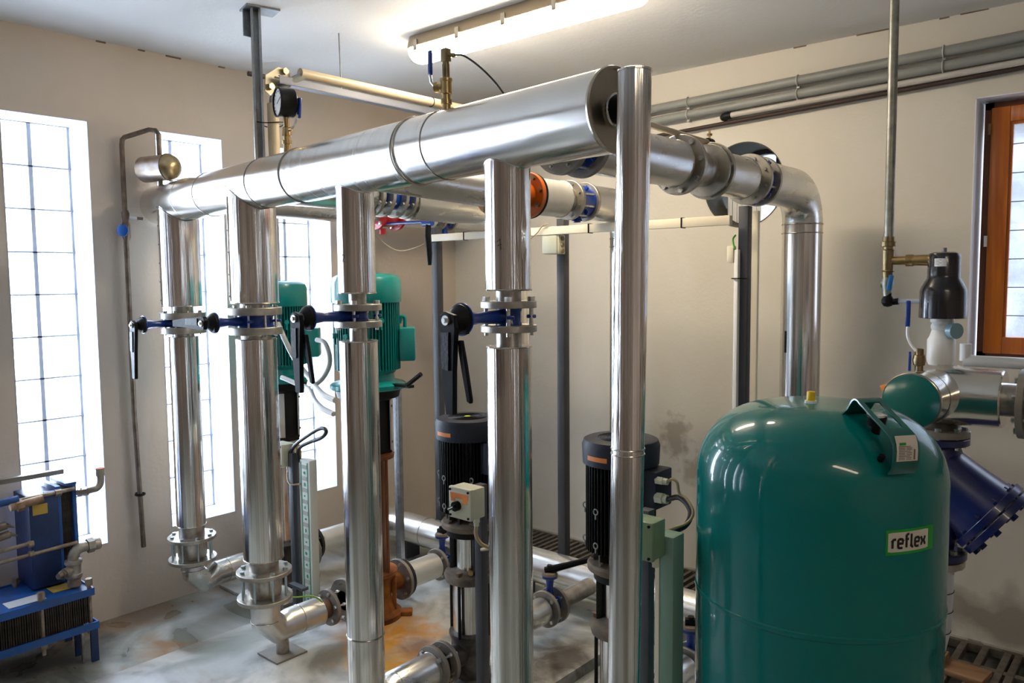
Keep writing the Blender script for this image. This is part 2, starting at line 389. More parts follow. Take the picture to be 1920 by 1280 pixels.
# ================================================================== ROOM
XE, YS = 3.2, -3.2
b = B()
b.bb((XW - .3, YS - .3, -.35), (XE + .3, 3.10, 0)); b.bb((XW - .3, 3.10, -.35), (-.95, 3.57, 0)); b.bb((XW - .3, 3.57, -.35), (-3.92, 3.95, 0))
b.bb((XW - .3, 3.95, -.35), (XE + .3, YW + .3, 0)); b.bb((.6, 3.10, -.35), (XE + .3, 3.95, 0))
struct('floor', b, FLOORM)
b = B(); b.bb((-3.92, 3.10, -.34), (.6, 3.95, -.30)); struct('trim_1', b, DARK)
b = B(); b.bb((XW - .3, YS - .3, ZC), (XE + .3, YW + .3, ZC + .2)); struct('ceiling', b, CEILM)
# rough crack line where ceiling meets the walls
# window wall with openings
Z0, Z1 = .38, 2.41
b = B(); ys = [YS - .3] + [y for wn in WINS for y in wn] + [YW]
for i in range(0, len(ys), 2): b.bb((XW - .30, ys[i], 0), (XW, ys[i + 1], ZC))
for (a, c) in WINS: b.bb((XW - .30, a, 0), (XW, c, Z0)); b.bb((XW - .30, a, Z1), (XW, c, ZC))
struct('wall_left', b, WALLL)
# white painted reveals of the openings (thin plaster lining)
for i, (a, c) in enumerate(WINS):
    wi = B(); e = .004
    x0, x1 = XW - .298, XW + .0015
    wi.bb((x0, a, Z0), (x1, a + e, Z1)); wi.bb((x0, c - e, Z0), (x1, c, Z1)); wi.bb((x0, a, Z1 - e), (x1, c, Z1)); wi.bb((x0, a, Z0), (x1, c, Z0 + e))
    root = struct('window_%d' % (i + 1), wi, PAINTW)
    bw = (c - a - 2 * e - .010 * 2 - .018) / 2; pz = (Z1 - Z0 - 2 * e) / 10; bh = pz - .0075
    xf = XW - .215; xb = XW - .295
    g = B()
    g.bb((xb + .01, a + e, Z0 + e), (xf - .006, a + e + .010, Z1 - e)); g.bb((xb + .01, a + e + .01 + bw, Z0 + e), (xf + .001, a + e + .028 + bw, Z1 - e)); g.bb((xb + .01, c - e - .010, Z0 + e), (xf - .006, c - e, Z1 - e))
    for k in range(11):
        zz = Z0 + e + k * pz; g.bb((xb + .01, a + e, zz - .0037 if k else zz), (xf + .001, c - e, zz + .0037 if k < 10 else zz))
    child('mortar_grid', g, MORT, root)
    if 'BLOCKME' not in globals():
        q = B(); h = bh / 2; v = bw / 2; f = .016
        # rim
        q.mi = 1
        def loop(x, dy, dz, q=q): return [q.bm.verts.new((x, sy * (v - dy), sz * (h - dz))) for sy, sz in ((-1, -1), (1, -1), (1, 1), (-1, 1))]
        L0 = loop(-.08, 0, 0); L1 = loop(-.006, 0, 0); L2 = loop(0, .005, .005); L3 = loop(0, f, f); L4 = loop(-.007, f + .008, f + .008)
        for A, D in ((L0, L1), (L1, L2), (L2, L3)):
            for k in range(4): q.face((A[k], A[(k + 1) % 4], D[(k + 1) % 4], D[k]))
        for k in range(4): q.face((L3[k], L3[(k + 1) % 4], L4[(k + 1) % 4], L4[k]))
        q.mi = 0; q.face(L4)
        BLOCKME = q.mesh('glass_block', [GBLK, GRIM])
    for ci in range(2):
        for k in range(10):
            if i < 2: continue
            ob = bpy.data.objects.new('glass_block', BLOCKME); C.objects.link(ob); ob.parent = root
            ob.location = (xf, a + e + .010 + bw / 2 + ci * (bw + .018), Z0 + e + pz * (k + .5))
    if i < 2:
        q = B(); q.bb((xf - .05, a + e, Z0 + e), (xf - .02, c - e, Z1 - e)); child('glass_panel', q, GBLK, root)

# back wall with a round port and the wooden window
RCX, RCZ, RR = -1.83, 2.135, .222
WX0, WX1, WZ0, WZ1 = -.765, .45, 1.27, 2.42
TH = .34
b = B()
def wb(x0, z0, x1, z1): b.bb((x0, YW, z0), (x1, YW + TH, z1))
S = .30
wb(XW - .3, 0, RCX - S, ZC); wb(RCX - S, 0, RCX + S, RCZ - S); wb(RCX - S, RCZ + S, RCX + S, ZC); wb(RCX + S, 0, WX0, ZC)
wb(WX0, 0, WX1, WZ0); wb(WX0, WZ1, WX1, ZC); wb(WX1, 0, XE + .3, ZC)
NS = 48
for y in (YW,):
    ci = []; sq = []
    for k in range(NS):
        a = 2 * PI * k / NS; cx, sx = math.cos(a), math.sin(a); m_ = max(abs(cx), abs(sx))
        ci.append((RCX + RR * cx, RCZ + RR * sx)); sq.append((RCX + S * cx / m_, RCZ + S * sx / m_))
    for k in range(NS):
        j = (k + 1) % NS
        A = [b.bm.verts.new((p[0], YW, p[1])) for p in (ci[k], sq[k], sq[j], ci[j])]; b.face(A)
        D = [b.bm.verts.new((p[0], YW + TH, p[1])) for p in (ci[k], sq[k], sq[j], ci[j])]; b.face(D)
        b.face((A[0], A[3], D[3], D[0]))
struct('wall_back', b, WALLB)
b = B(); b.bb((XW - .3, YS - .3, 0), (XE + .3, YS, ZC)); struct('wall_rear', b, WALLR)
b = B(); b.bb((-1.75, YS, 0), (-1.30, YS + .05, 2.2), .004); b.bb((-1.25, YS, 0), (-.80, YS + .05, 2.2), .004); struct('added_streak_panel_1', b, mat('added pale streak panel paint', (.62, .60, .56), 0, .5))  # unseen pale uprights, added for vertical streaks in the steel's reflections
b = B(); b.bb((.35, YS, 0), (.75, YS + .05, 2.2), .004); struct('added_streak_panel_2', b, mat('added pale streak panel paint', (.62, .60, .56), 0, .5))
b = B(); b.bb((XE, YS, 0), (XE + .3, YW, ZC)); struct('wall_right', b, WALLR)
# ragged dark crack along the ceiling joint: thin broken slivers of missing filler
b = B(); random.seed(3)
for (x0, x1) in ((-2.5, -.2),):
    x = x0
    while x < x1:
        l = random.uniform(.02, .16)
        if random.random() < .4: b.bb((x, YW - .006, ZC - random.uniform(.002, .006)), (x + l, YW + .01, ZC + .01))
        x += l + random.uniform(0, .1)
y = 1.25
while y < 2.35:
    l = random.uniform(.02, .10)
    if random.random() < .5: b.bb((XW - .01, y, ZC - random.uniform(.002, .008)), (XW + .006, y + l, ZC + .01))
    y += l + random.uniform(0, .09)
struct('trim_2', b, DUST)

# round port window: frame ring, bar and pane at the outer end
b = B(); b.lathe([(0, RR - .03), (0, RR + .002), (.04, RR + .002), (.04, RR - .03), (0, RR - .03)], (RCX, YW + TH - .06, RCZ), (0, 1, 0), 48, caps=(0, 0))
pw = struct('window_8', b, POSTM)
b = B(); b.bb((RCX + .055, YW + TH - .05, RCZ - RR + .01), (RCX + .085, YW + TH - .02, RCZ + RR - .01)); child('window_bar', b, BLKP, pw)
b = B(); b.lathe([(0, RR - .01), (.006, RR - .01)], (RCX, YW + TH - .03, RCZ), (0, 1, 0), 40); child('pane', b, PANE, pw)
b = B(); b.lathe([(0, RR + .001), (0, RR - .004), (TH - .06, RR - .004), (TH - .06, RR + .001)], (RCX, YW - .002, RCZ), (0, 1, 0), 56, caps=(0, 0)); child('shade_lining', b, mat('olive port shade', (.075, .07, .045), 0, .7), pw)  # added lining; the port's inner shade is put into its dark colour
# louvred fan shutter seen through the lower left of the port
T = Thing('louvre_vent', 'pale louvred vent standing inside the lower left of the round port', 'vent', (-1.93, YW + .2, 1.93))
for k in range(7):
    b = T.b(); b.box((-2.0 + k * .028, YW + .2, 2.03), (.022, .05, .17), Matrix.Rotation(.5, 3, 'Z')); T.part('slat', b, WHT)
b = T.b(); b.bb((-2.03, YW + .17, 1.935), (-1.78, YW + .23, 1.95)); T.part('frame', b, BLKP)

# wooden window at the right
YF = YW + .11
b = B(); e = .004
b.bb((WX0, YW - .001, WZ0), (WX0 + e, YW + .3, WZ1)); b.bb((WX1 - e, YW - .001, WZ0), (WX1, YW + .3, WZ1)); b.bb((WX0, YW - .001, WZ1 - e), (WX1, YW + .3, WZ1)); b.bb((WX0, YW - .001, WZ0), (WX1, YW + .3, WZ0 + e))
w7 = struct('window_7', b, mat('bright reveal paint', (.82, .82, .86), 0, .7))
b = B(); x0, x1, z0, z1 = WX0 + .02, WX1 - .02, WZ0 + .005, WZ1 - .012
b.bb((x0, YF - .01, z0), (x0 + .035, YF + .06, z1)); b.bb((x1 - .035, YF - .01, z0), (x1, YF + .06, z1)); b.bb((x0, YF - .01, z1 - .03), (x1, YF + .06, z1)); b.bb((x0, YF - .01, z0), (x1, YF + .06, z0 + .03))
child('window_frame', b, WOODD, w7)
b = B(); fx0, fx1, fz0, fz1 = x0 + .028, x1 - .028, z0 + .025, z1 - .026
b.bb((fx0, YF - .028, fz0), (fx0 + .072, YF + .02, fz1), .003); b.bb((fx1 - .072, YF - .028, fz0), (fx1, YF + .02, fz1), .003)
b.bb((fx0 + .072, YF - .026, fz1 - .066), (fx1 - .072, YF + .02, fz1), .003); b.bb((fx0 + .072, YF - .026, fz0), (fx1 - .072, YF + .02, fz0 + .075), .003)
b.bb((fx0 + .072, YF - .018, fz0 + .075), (fx0 + .084, YF, fz1 - .066)); b.bb((fx0 + .084, YF - .018, fz1 - .078), (fx1 - .084, YF, fz1 - .066))
child('window_sash', b, WOOD, w7)
b = B(); b.bb((fx0 + .07, YF - .004, fz0 + .07), (fx1 - .07, YF + .002, fz1 - .06)); child('pane', b, PANE, w7)
b = B()
for k in range(7): zz = fz0 + .17 + k * .125; b.bb((fx0 + .08, YF - .009, zz - .0018), (fx1 - .08, YF - .005, zz + .0018))
for k in range(7): xx = fx0 + .165 + k * .13; b.bb((xx - .0018, YF - .009, fz0 + .08), (xx + .0018, YF - .005, fz1 - .07))
child('lead_lattice', b, POSTM, w7)
for zz in (2.29, 1.80):
    b = B(); b.cyl((fx0 - .004, YF - .034, zz - .024), (fx0 - .004, YF - .034, zz + .024), .007, n=10); b.bb((fx0 - .008, YF - .03, zz - .02), (fx0 + .002, YF - .01, zz + .02)); child('hinge', b, BRASS if zz > 2 else WHT, w7)
# mullion plaster / second leaf continues out of frame

# pump plinths
b = B()
def ramp(b, x0, y0, x1, y1, z, w_):
    lo = [(x0 - w_, y0 - w_, 0), (x1, y0 - w_, 0), (x1, y1, 0), (x0 - w_, y1, 0)]; hi = [(x0, y0, z), (x1, y0, z), (x1, y1, z), (x0, y1, z)]
    A = [b.bm.verts.new(p) for p in lo]; D = [b.bm.verts.new(p) for p in hi]
    b.face(A[::-1]); b.face(D)
    for k in range(4): b.face((A[k], A[(k + 1) % 4], D[(k + 1) % 4], D[k]))
ramp(b, -3.16, 1.35, -1.86, 2.93, .05, .24); solo('pump_plinth', 'low pale concrete plinth with orange rust stains under the rusty pump', 'plinth', b, PLINM, (0, 0, 0))
b = B(); b.bb((-1.78, 1.50, 0), (-1.10, 2.93, .05), .008); solo('pump_plinth', 'low concrete plinth under the right-hand black pump', 'plinth', b, PLINM, (0, 0, 0))
b = B(); b.bb((-3.93, 2.10, 0), (-3.42, 2.93, .019), .004); solo('pump_plinth', 'low concrete plinth under the far teal pump', 'plinth', b, PLINM, (0, 0, 0))

# drain grate along the back wall
T = Thing('drain_grate', 'narrow iron bar grate in the floor channel along the back wall', 'grate', (-2.4, 3.76, 0))
b = T.b(); b.bb((-3.9, 3.572, -.02), (-.95, 3.592, .006)); b.bb((-3.9, 3.93, -.02), (-.95, 3.948, .006)); T.part('frame', b, GRATE)
q = B(); q.bb((-.009, -.17, -.02), (.009, .17, .004)); me = q.mesh('grate_bar', GRATE)
for k in range(64): T.inst('grate_bar', me, Matrix.Translation((-3.88 + k * .046, 3.76, 0)))
T = Thing('drain_grate', 'wide-spaced wooden slat grate at the foot of the wall right of the green tank', 'grate', (-.3, 3.5, 0))
b = T.b(); b.bb((-.95, 3.70, -.03), (.6, 3.735, .002)); b.bb((-.95, 3.925, -.03), (.6, 3.948, .006)); b.bb((-.95, 3.10, -.03), (.6, 3.13, .002)); b.bb((-.95, 3.13, -.03), (-.93, 3.9, .004)); T.part('frame', b, GRATE)
q = B(); q.bb((-.014, -.39, -.03), (.014, .41, .006), .002); me = q.mesh('grate_bar', GRATE)
for k, x in enumerate([-.89, -.805, -.72, -.635, -.55, -.51, -.425, -.34, -.25, -.165, -.08, .0, .09, .17, .25, .33, .41, .5]): T.inst('grate_bar', me, Matrix.Translation((x, 3.515, 0)))
b = B(); b.box((-.72, 3.60, .018), (.30, .13, .022), Matrix.Rotation(-.12, 3, 'Z'), .003); solo('wooden_board', 'short brown wooden board lying on the slat grate', 'board', b, WOODB, (-.72, 3.60, .006))
b = B(); b.box((-.80, 3.60, .046), (.15, .11, .032), Matrix.Rotation(-.05, 3, 'Z'), .003); solo('wooden_block', 'small brown wooden block on top of the board beside the tank', 'block', b, WOODB, (-.80, 3.60, .03))
b = B(); b.lathe([(0, .045), (.004, .052), (.012, .048), (.018, .02)], (-.81, 3.60, .062), (0, 0, 1), 24); solo('metal_lid', 'flat grey metal disc lying on the wooden block', 'lid', b, FLG, (-.81, 3.60, .062))
# ================================================================== CEILING LAMP
def stadium(x0, x1, y, z, hw, e):
    # rounded-end outline
    pts = []
    for (cx, s0) in ((x1 - e, -PI / 2), (x0 + e, PI / 2)):
        for k in range(9):
            a = s0 + PI * k / 8; pts.append((cx + e * math.cos(a), y + hw * math.sin(a), z))
    return pts
def loft(b, loops, cap0=True, cap1=True):
    R = [[b.bm.verts.new(Vector(p)) for p in lp] for lp in loops]
    for A, D in zip(R, R[1:]):
        for i in range(len(A)): b.face((A[i], A[(i + 1) % len(A)], D[(i + 1) % len(A)], D[i]))
    if cap0: b.face(R[0][::-1])
    if cap1: b.face(R[-1])
LH_ = mat('beige lamp housing', (.34, .27, .18), 0, .45)
def ceiling_lamp(LX0, LX1, LY, label, LENS):
    T = Thing('ceiling_lamp', label, 'lamp', ((LX0 + LX1) / 2, LY, ZC))
    b = T.b(); loft(b, [stadium(LX0, LX1, LY, ZC - .001, .060, .05), stadium(LX0, LX1, LY, ZC - .035, .075, .055), stadium(LX0, LX1, LY, ZC - .055, .080, .058), stadium(LX0, LX1, LY, ZC - .058, .078, .057)]); T.part('lamp_housing', b, LH_)
    b = T.b(); loft(b, [stadium(LX0, LX1, LY, ZC - .059, .074, .055), stadium(LX0 + .005, LX1 - .005, LY, ZC - .085, .070, .052), stadium(LX0 + .015, LX1 - .015, LY, ZC - .105, .052, .045), stadium(LX0 + .03, LX1 - .03, LY, ZC - .114, .025, .03)]); T.part('diffuser', b, LENS)
    for k in range(5):
        x = LX0 + .10 + k * .27
        for s in (-1, 1):
            b = T.b(); b.box((x, LY + s * .083, ZC - .055), (.022, .006, .045)); b.box((x, LY + s * .080, ZC - .078), (.018, .012, .006)); T.part('clip', b, FLG)
ceiling_lamp(-2.88, -1.60, 2.63, 'long lit fluorescent ceiling lamp with beige housing above the manifold', mat('lit lamp diffuser', (.9, .88, .82), 0, .4, emit=(1.0, .85, .64), estr=LAMPS))
ceiling_lamp(.35, 1.63, .55, 'second lit ceiling lamp over the near side of the room, out of the picture', mat('weaker lamp diffuser', (.9, .88, .82), 0, .4, emit=(1.0, .85, .64), estr=LAMPS * .36))
# ================================================================== HEADER
HZ, HR = 2.035, .096
def HY(x): return 1.85 - .1075 * (x + 3.75)
def HP(x, dz=0): return Vector((x, HY(x), HZ + dz))
HD = (HP(-1) - HP(-2)).normalized(); HN = Vector((-HD.y, HD.x, 0))
HQ = Matrix((HD, HN, (0, 0, 1))).transposed()   # columns: along, across, up
T = Thing('header_pipe', 'long thick steel-clad manifold pipe crossing the room above the four risers', 'pipe', HP(-2.5))
def seg(x0, x1, r, m):
    b = T.b(); b.cyl(HP(x0), HP(x1), r, n=64); return T.part('cladding', b, m)
seg(-3.945, -3.539, HR - .001, STX); seg(-3.539, -3.285, HR, STX); seg(-3.285, -2.77, HR - .001, STX); seg(-2.77, -2.485, HR, STX)
seg(-2.485, -1.776, HR + .0012, STX2); seg(-1.776, -1.647, HR + .002, STX2); seg(-1.647, -1.03, HR + .0005, STX)
for x, r, rr in ((-3.539, HR, .0012), (-3.285, HR, .0014), (-2.77, HR, .0025), (-2.485, HR + .002, .003), (-1.776, HR + .003, .0035), (-1.79, HR + .002, .002), (-1.647, HR + .002, .0012)):
    c = HP(x); b = T.b(); b.tube([c + HQ @ Vector((0, r * math.cos(a), r * math.sin(a))) for a in [2 * PI * k / 48 for k in range(48)]], rr, 6, closed=True)
    T.part('seam_ring', b, FLGD if x in (-2.485, -2.77) else SEAM)
b = T.b(); b.lathe([(0, HR + .002), (.006, HR + .0035), (.012, HR + .0015), (.012, HR - .004), (.004, HR - .006), (.003, 0)], HP(-1.033), HD, 64, caps=(0, 0)); T.part('end_cap', b, mat('bronzed end cap', (.52, .46, .37), 1.0, .28, col2=(.40, .34, .26), nscale=12))
b = T.b(); b.cyl(HP(-1.03), HP(-.996), .034, .030, n=20); b.cyl(HP(-1.0), HP(-.968), .024, n=16); T.part('end_stub', b, BLACK)
b = T.b(); b.tube([HP(-1.026) + HQ @ Vector((0, .030 * math.cos(a), .036 * math.sin(a))) for a in [2 * PI * k / 20 for k in range(20)]], .005, 6, closed=True); T.part('foil_collar', b, STX2)
# ================================================================== RISERS
RIS = {1: (-3.70, .0915, .068), 2: (-2.914, .0950, .081), 3: (-2.139, .0625, .0645), 4: (-1.393, .0610, .0600)}
RZ = {1: (1.535, 1.505, 1.475, 1.435, 1.405, 1.391), 2: (1.562, 1.545, 1.515, 1.462, 1.435, 1.418), 3: (1.607, 1.572, 1.550, 1.516, 1.494, 1.449), 4: (1.620, 1.592, 1.574, 1.528, 1.510, 1.472)}
RN = {1: 'first riser pipe next to the window wall, broad upper cladding with a screwed seam', 2: 'second riser pipe from the window wall, broad dented upper cladding', 3: 'third riser pipe marked 2 in black pen, level-ended upper cladding', 4: 'fourth riser pipe marked 1 in black pen, nearest the manifold end'}
RL = {1: 'slim lower clad pipe of the first riser beside the window wall', 2: 'lower clad pipe of the second riser standing on a flanged joint', 3: 'long lower clad pipe of the third riser reaching the floor', 4: 'long lower clad pipe of the fourth riser in front of the small black pump'}
def saddle(x, r, zb):
    pts = []
    for k in range(40):
        a = 2 * PI * k / 40; p = Vector((x + r * math.cos(a), HY(x) + r * math.sin(a), 0)); q = (p - Vector((x, HY(x), 0))).dot(HN)
        q = max(-HR * .999, min(HR * .999, q)); p.z = HZ - math.sqrt(max(0, (HR + .001) ** 2 - q * q)); pts.append(p)
    return pts
for i, (x, ru, rl) in RIS.items():
    y = HY(x); z = RZ[i]
    T = Thing('riser_pipe', RN[i], 'pipe', (x, y, z[0]), group=None)
    b = T.b(); prof_n = 48
    sp = saddle(x, ru, 0)
    # cladding follows the saddle cut at its top; small dents low down
    lo = []; rows = 14; vs_ = []
    for j in range(rows + 1):
        t = j / rows; row = []
        for k in range(40):
            a = 2 * PI * k / 40; s = sp[k]; zz = z[0] + (s.z + .02 - z[0]) * t
            d = 0.0
            if i == 2: d = -.008 * math.exp(-((a - 5.45) / .16) ** 2) * math.exp(-((t - .25) / .22) ** 2) - .005 * math.exp(-((a - 4.9) / .14) ** 2) * math.exp(-((t - .3) / .25) ** 2) + .004 * math.exp(-((a - 5.15) / .12) ** 2) * math.exp(-((t - .3) / .25) ** 2)
            if i == 1: d = -.003 * math.exp(-((a - 5.2) / .2) ** 2) * math.exp(-((t - .5) / .3) ** 2)
            if i == 4: d = -.008 * math.exp(-((a - 6.15) / .22) ** 2) * math.exp(-((t - .42) / .13) ** 2)
            row.append(b.bm.verts.new((x + (ru + d) * math.cos(a), y + (ru + d) * math.sin(a), zz)))
        vs_.append(row)
    for A, D in zip(vs_, vs_[1:]):
        for k in range(40): b.face((A[k], A[(k + 1) % 40], D[(k + 1) % 40], D[k]))
    b.face(vs_[0][::-1])
    T.part('cladding', b, STV)
    b = T.b(); b.tube(sp, .0028 if i > 2 else .0018, 6, closed=True); T.part('saddle_collar', b, STX if i > 2 else FLGD)
    b = T.b(); b.tube([(x + (ru + .0005) * math.cos(a), y + (ru + .0005) * math.sin(a), z[0] + .002) for a in [2 * PI * k / 40 for k in range(40)]], .0025, 6, closed=True); T.part('end_ring', b, SEAM)
    if i < 3:
        az = math.atan2(-y, -x) - 1.40
        b = T.b(); b.bm.free(); b = T.b()
        ux, uy = math.cos(az), math.sin(az)
        b.box((x + ux * (ru + .001), y + uy * (ru + .001), (z[0] + 2.0) / 2), (.003, .022, 2.0 - z[0] - .02), Matrix.Rotation(az, 3, 'Z')); T.part('lap_seam', b, STV)
        me = bolt_mesh(.003, .004, BOLTD, False)
        for k in range(6): T.inst('screw', me, Matrix.Translation((x + ux * (ru + .002), y + uy * (ru + .002), z[0] + .03 + k * .088)) @ Vector((0, 0, 1)).rotation_difference(Vector((ux, uy, 0))).to_matrix().to_4x4())
    # handwritten number
    if i > 2:
        strokes = {4: [[(-.004, .012), (.004, .020), (.006, -.008)], [(-.003, .003), (.008, .006)], [(.014, -.007), (.0145, -.0075)]],
                   3: [[(-.006, .012), (-.002, .017), (.004, .014), (.003, .006), (-.006, -.007), (.006, -.007)], [(.016, -.008), (.0165, -.0085)]]}[i]
        pa = math.radians(-95 if i == 4 else -101); zz = 1.735 if i == 4 else 1.72
        pa = math.atan2(-y, -x) + (-.42 if i == 4 else -.75)
        b = T.b()
        for st in strokes:
            pts = []
            for (sx, sz) in st: a = pa + sx / ru; pts.append((x + (ru + .0006) * math.cos(a), y + (ru + .0006) * math.sin(a), zz + sz))
            b.tube(pts, .0007, 5)
        T.part('pen_mark', b, INK)
    # lower clad pipe
    zb = {1: .458, 2: .495, 3: .235, 4: .20}[i]
    T = Thing('riser_pipe', RL[i], 'pipe', (x, y, zb))
    b = T.b(); b.cyl((x, y, zb), (x, y, z[5]), rl, n=48); T.part('cladding', b, STV)
    b = T.b(); b.tube([(x + (rl + .0003) * math.cos(a), y + (rl + .0003) * math.sin(a), z[5] - .002) for a in [2 * PI * k / 40 for k in range(40)]], .0022, 6, closed=True); T.part('end_ring', b, SEAM)
    if i < 3:
        b = T.b(); b.tube([(x + (rl + .0003) * math.cos(a), y + (rl + .0003) * math.sin(a), zb + .002) for a in [2 * PI * k / 40 for k in range(40)]], .0022, 6, closed=True); T.part('end_ring', b, SEAM)
    if i == 3:
        b = T.b(); b.tube([(x + (rl + .0003) * math.cos(a), y + (rl + .0003) * math.sin(a), .423) for a in [2 * PI * k / 40 for k in range(40)]], .003, 6, closed=True); T.part('seam_ring', b, SEAM)

# free-standing slim polished pipe in front of the manifold end
T = Thing('standpipe', 'slim polished steel standpipe in front of the manifold end cap', 'pipe', (-.957, 1.466, 0))
p0, p1 = Vector((-.957, 1.466, 0)), Vector((-.9297, 1.4826, 2.094)); r5 = .0365; dd = (p1 - p0).normalized()
b = T.b(); b.lathe([(0, r5), ((p1 - p0).length - .006, r5), ((p1 - p0).length - .005, r5 + .0015), ((p1 - p0).length - .001, r5 + .0015), ((p1 - p0).length, r5 - .001)], p0, dd, 48); T.part('cladding', b, steel('polished standpipe steel', 2, .09, (.94, .91, .87), .40, 2.0, .45))
for dz in (0, .012):
    c = p0 + dd * (1.262 + dz); b = T.b(); b.tube([c + Vector(((r5 + .0005) * math.cos(a), (r5 + .0005) * math.sin(a), 0)) for a in [2 * PI * k / 40 for k in range(40)]], .0018, 6, closed=True); T.part('seam_ring', b, SEAM)

# ================================================================== VALVES
def lever_parts(T, ctr, dirv, kind, L=.235, grip=True):
    """ctr: pivot in the thing's frame; stem towards -Y; lever swings in XZ; dirv unit (x,z)"""
    c = Vector(ctr); d = Vector((dirv[0], 0, dirv[1])).normalized(); s = Vector((-d.z, 0, d.x))
    def P(a, q, y=0): return c + d * a + s * q + Vector((0, y, 0))
    b = T.b()
    prof = [(-.022, -.010), (-.012, -.026), (.012, -.028), (.055, -.023), (.125, -.022), (L, -.014), (L, .013), (.125, .016), (.06, .022), (.02, .026), (-.012, .024)]
    b.prism([P(a, q, -.014) for a, q in prof], (0, .016, 0))
    bmesh.ops.bevel(b.bm, geom=list(b.bm.edges), offset=.002, segments=1, affect='EDGES')
    lv = T.part('lever', b, BLACK)
    b = T.b(); b.prism([P(a, q, -.018) for a, q in ((.03, -.020), (.12, -.019), (.125, .004), (.03, .008))], (0, .006, 0)); T.part('lever_rib', b, mat('worn black lever rib', (.010, .010, .011), 0, .45, bump=.2, bscale=150, spec=.3), lv)
    if grip: b = T.b(); b.prism([P(a, q, -.002) for a, q in ((.05, .024), (.075, .026), (.12, .034), (.20, .048), (.205, .060), (.195, .062), (.11, .046), (.05, .036))], (0, .012, 0))
    if grip: bmesh.ops.bevel(b.bm, geom=list(b.bm.edges), offset=.002, segments=1, affect='EDGES'); T.part('squeeze_grip', b, BLACK, lv)
    b = T.b(); b.cyl(P(0, 0, -.020), P(0, 0, -.013), .0125, n=20); b.cyl(P(0, 0, -.026), P(0, 0, -.019), .0065, n=6); T.part('pivot_washer', b, BOLT, lv)
def butterfly(name, label, loc, rot, rf, tf, zt, zb, nb, rb, stem, dirv, neck=None, br=.006, ph=None, blen=None, lever=True, group=None, ends=None, plate=.042, fm=None, L=.235):
    """local frame: pipe along Z, stem to -Y. zt/zb = outer faces of upper and lower flange relative to loc"""
    T = Thing(name, label, 'valve', loc, rot, group, world=False)
    fm = fm or FLG
    b = T.b(); b.disk((0, 0, zt - tf / 2), (0, 0, 1), rf, tf, 48); T.part('flange', b, fm)
    b = T.b(); b.disk((0, 0, zb + tf / 2), (0, 0, 1), rf, tf, 48); T.part('flange', b, fm)
    h = (zt - zb) / 2 - tf; cz = (zt + zb) / 2
    b = T.b(); b.lathe([(-h, rb), (-h + .006, rb), (-h * .5, rb * .93), (h * .5, rb * .93), (h - .006, rb), (h, rb)], (0, 0, cz), (0, 0, 1), 32)
    for k in range(4):
        a = PI / 4 + k * PI / 2; u = Vector((math.cos(a), math.sin(a), 0)); b.box(u * (rf * .80) + Vector((0, 0, cz)), (rf * .34, .020, .010), Matrix.Rotation(a, 3, 'Z'), .003)
    b.lathe([(rb * .6, .020), (rb + .02, .018), (stem - .05, .015), (stem - .012, .020), (stem, .026)], (0, 0, cz), (0, -1, 0), 20)
    T.part('valve_body', b, BLUE)
    if nb: bolts(T, (0, 0, zt), (0, 0, 1), rf * .80, nb, br, zt - zb, BOLT, PI / nb if ph is None else ph)
    if neck:
        b = T.b(); b.cyl((0, 0, zt), (0, 0, zt + neck[0]), neck[2], n=28); T.part('bare_neck', b, NECK); b = T.b(); b.cyl((0, 0, zb - neck[1]), (0, 0, zb), neck[2], n=28); T.part('bare_neck', b, NECK)
    if lever:
        b = T.b(); b.lathe([(stem, plate * .8), (stem + .004, plate), (stem + .008, plate)], (0, 0, cz), (0, -1, 0), 32); T.part('mounting_disc', b, BLUE)
        b = T.b(); b.lathe([(stem + .008, plate - .003), (stem + .016, plate - .004), (stem + .030, plate * .6), (stem + .036, plate * .45)], (0, 0, cz), (0, -1, 0), 32); b.box((plate * .5, -(stem + .016), cz - plate * .6), (.02, .012, .02)); T.part('notch_plate', b, BLKP)
        lever_parts(T, (0, -(stem + .044), cz), dirv, 'a', L, nb == 4)
    return T
R0 = None
def vz(i): return (RZ[i][1] + RZ[i][4]) / 2
for i, args in {1: ('blue butterfly valve on the first riser with hanging black lever by the window wall', .1045, 8, .060, (-.04, -1), .185),
                2: ('blue butterfly valve on the second riser with black lever pointing sideways', .106, 8, .072, (-1, -.03), .175),
                3: ('blue butterfly valve on the third riser with long black lever hanging down', .0804, 4, .036, (.02, -1), .190),
                4: ('blue butterfly valve on the fourth riser with long black lever above the small pump', .0757, 4, .036, (.02, -1), .175)}.items():
    x, ru, rl = RIS[i]; z = RZ[i]; c = (x, HY(x), vz(i)); tf = (z[1] - z[2])
    T = butterfly('butterfly_valve', args[0], c, None, args[1], tf if tf > 0 else .02, z[1] - c[2], z[4] - c[2], args[2], args[3], args[5], args[4],
              neck=(z[0] - z[1] + .001, z[4] - z[5] + .001, {1: .050, 2: .060, 3: .0295, 4: .0345}[i]), br=.0085 if i < 3 else .0110, ph=math.radians(-50), L={1: .25, 2: .24, 3: .235, 4: .235}[i])

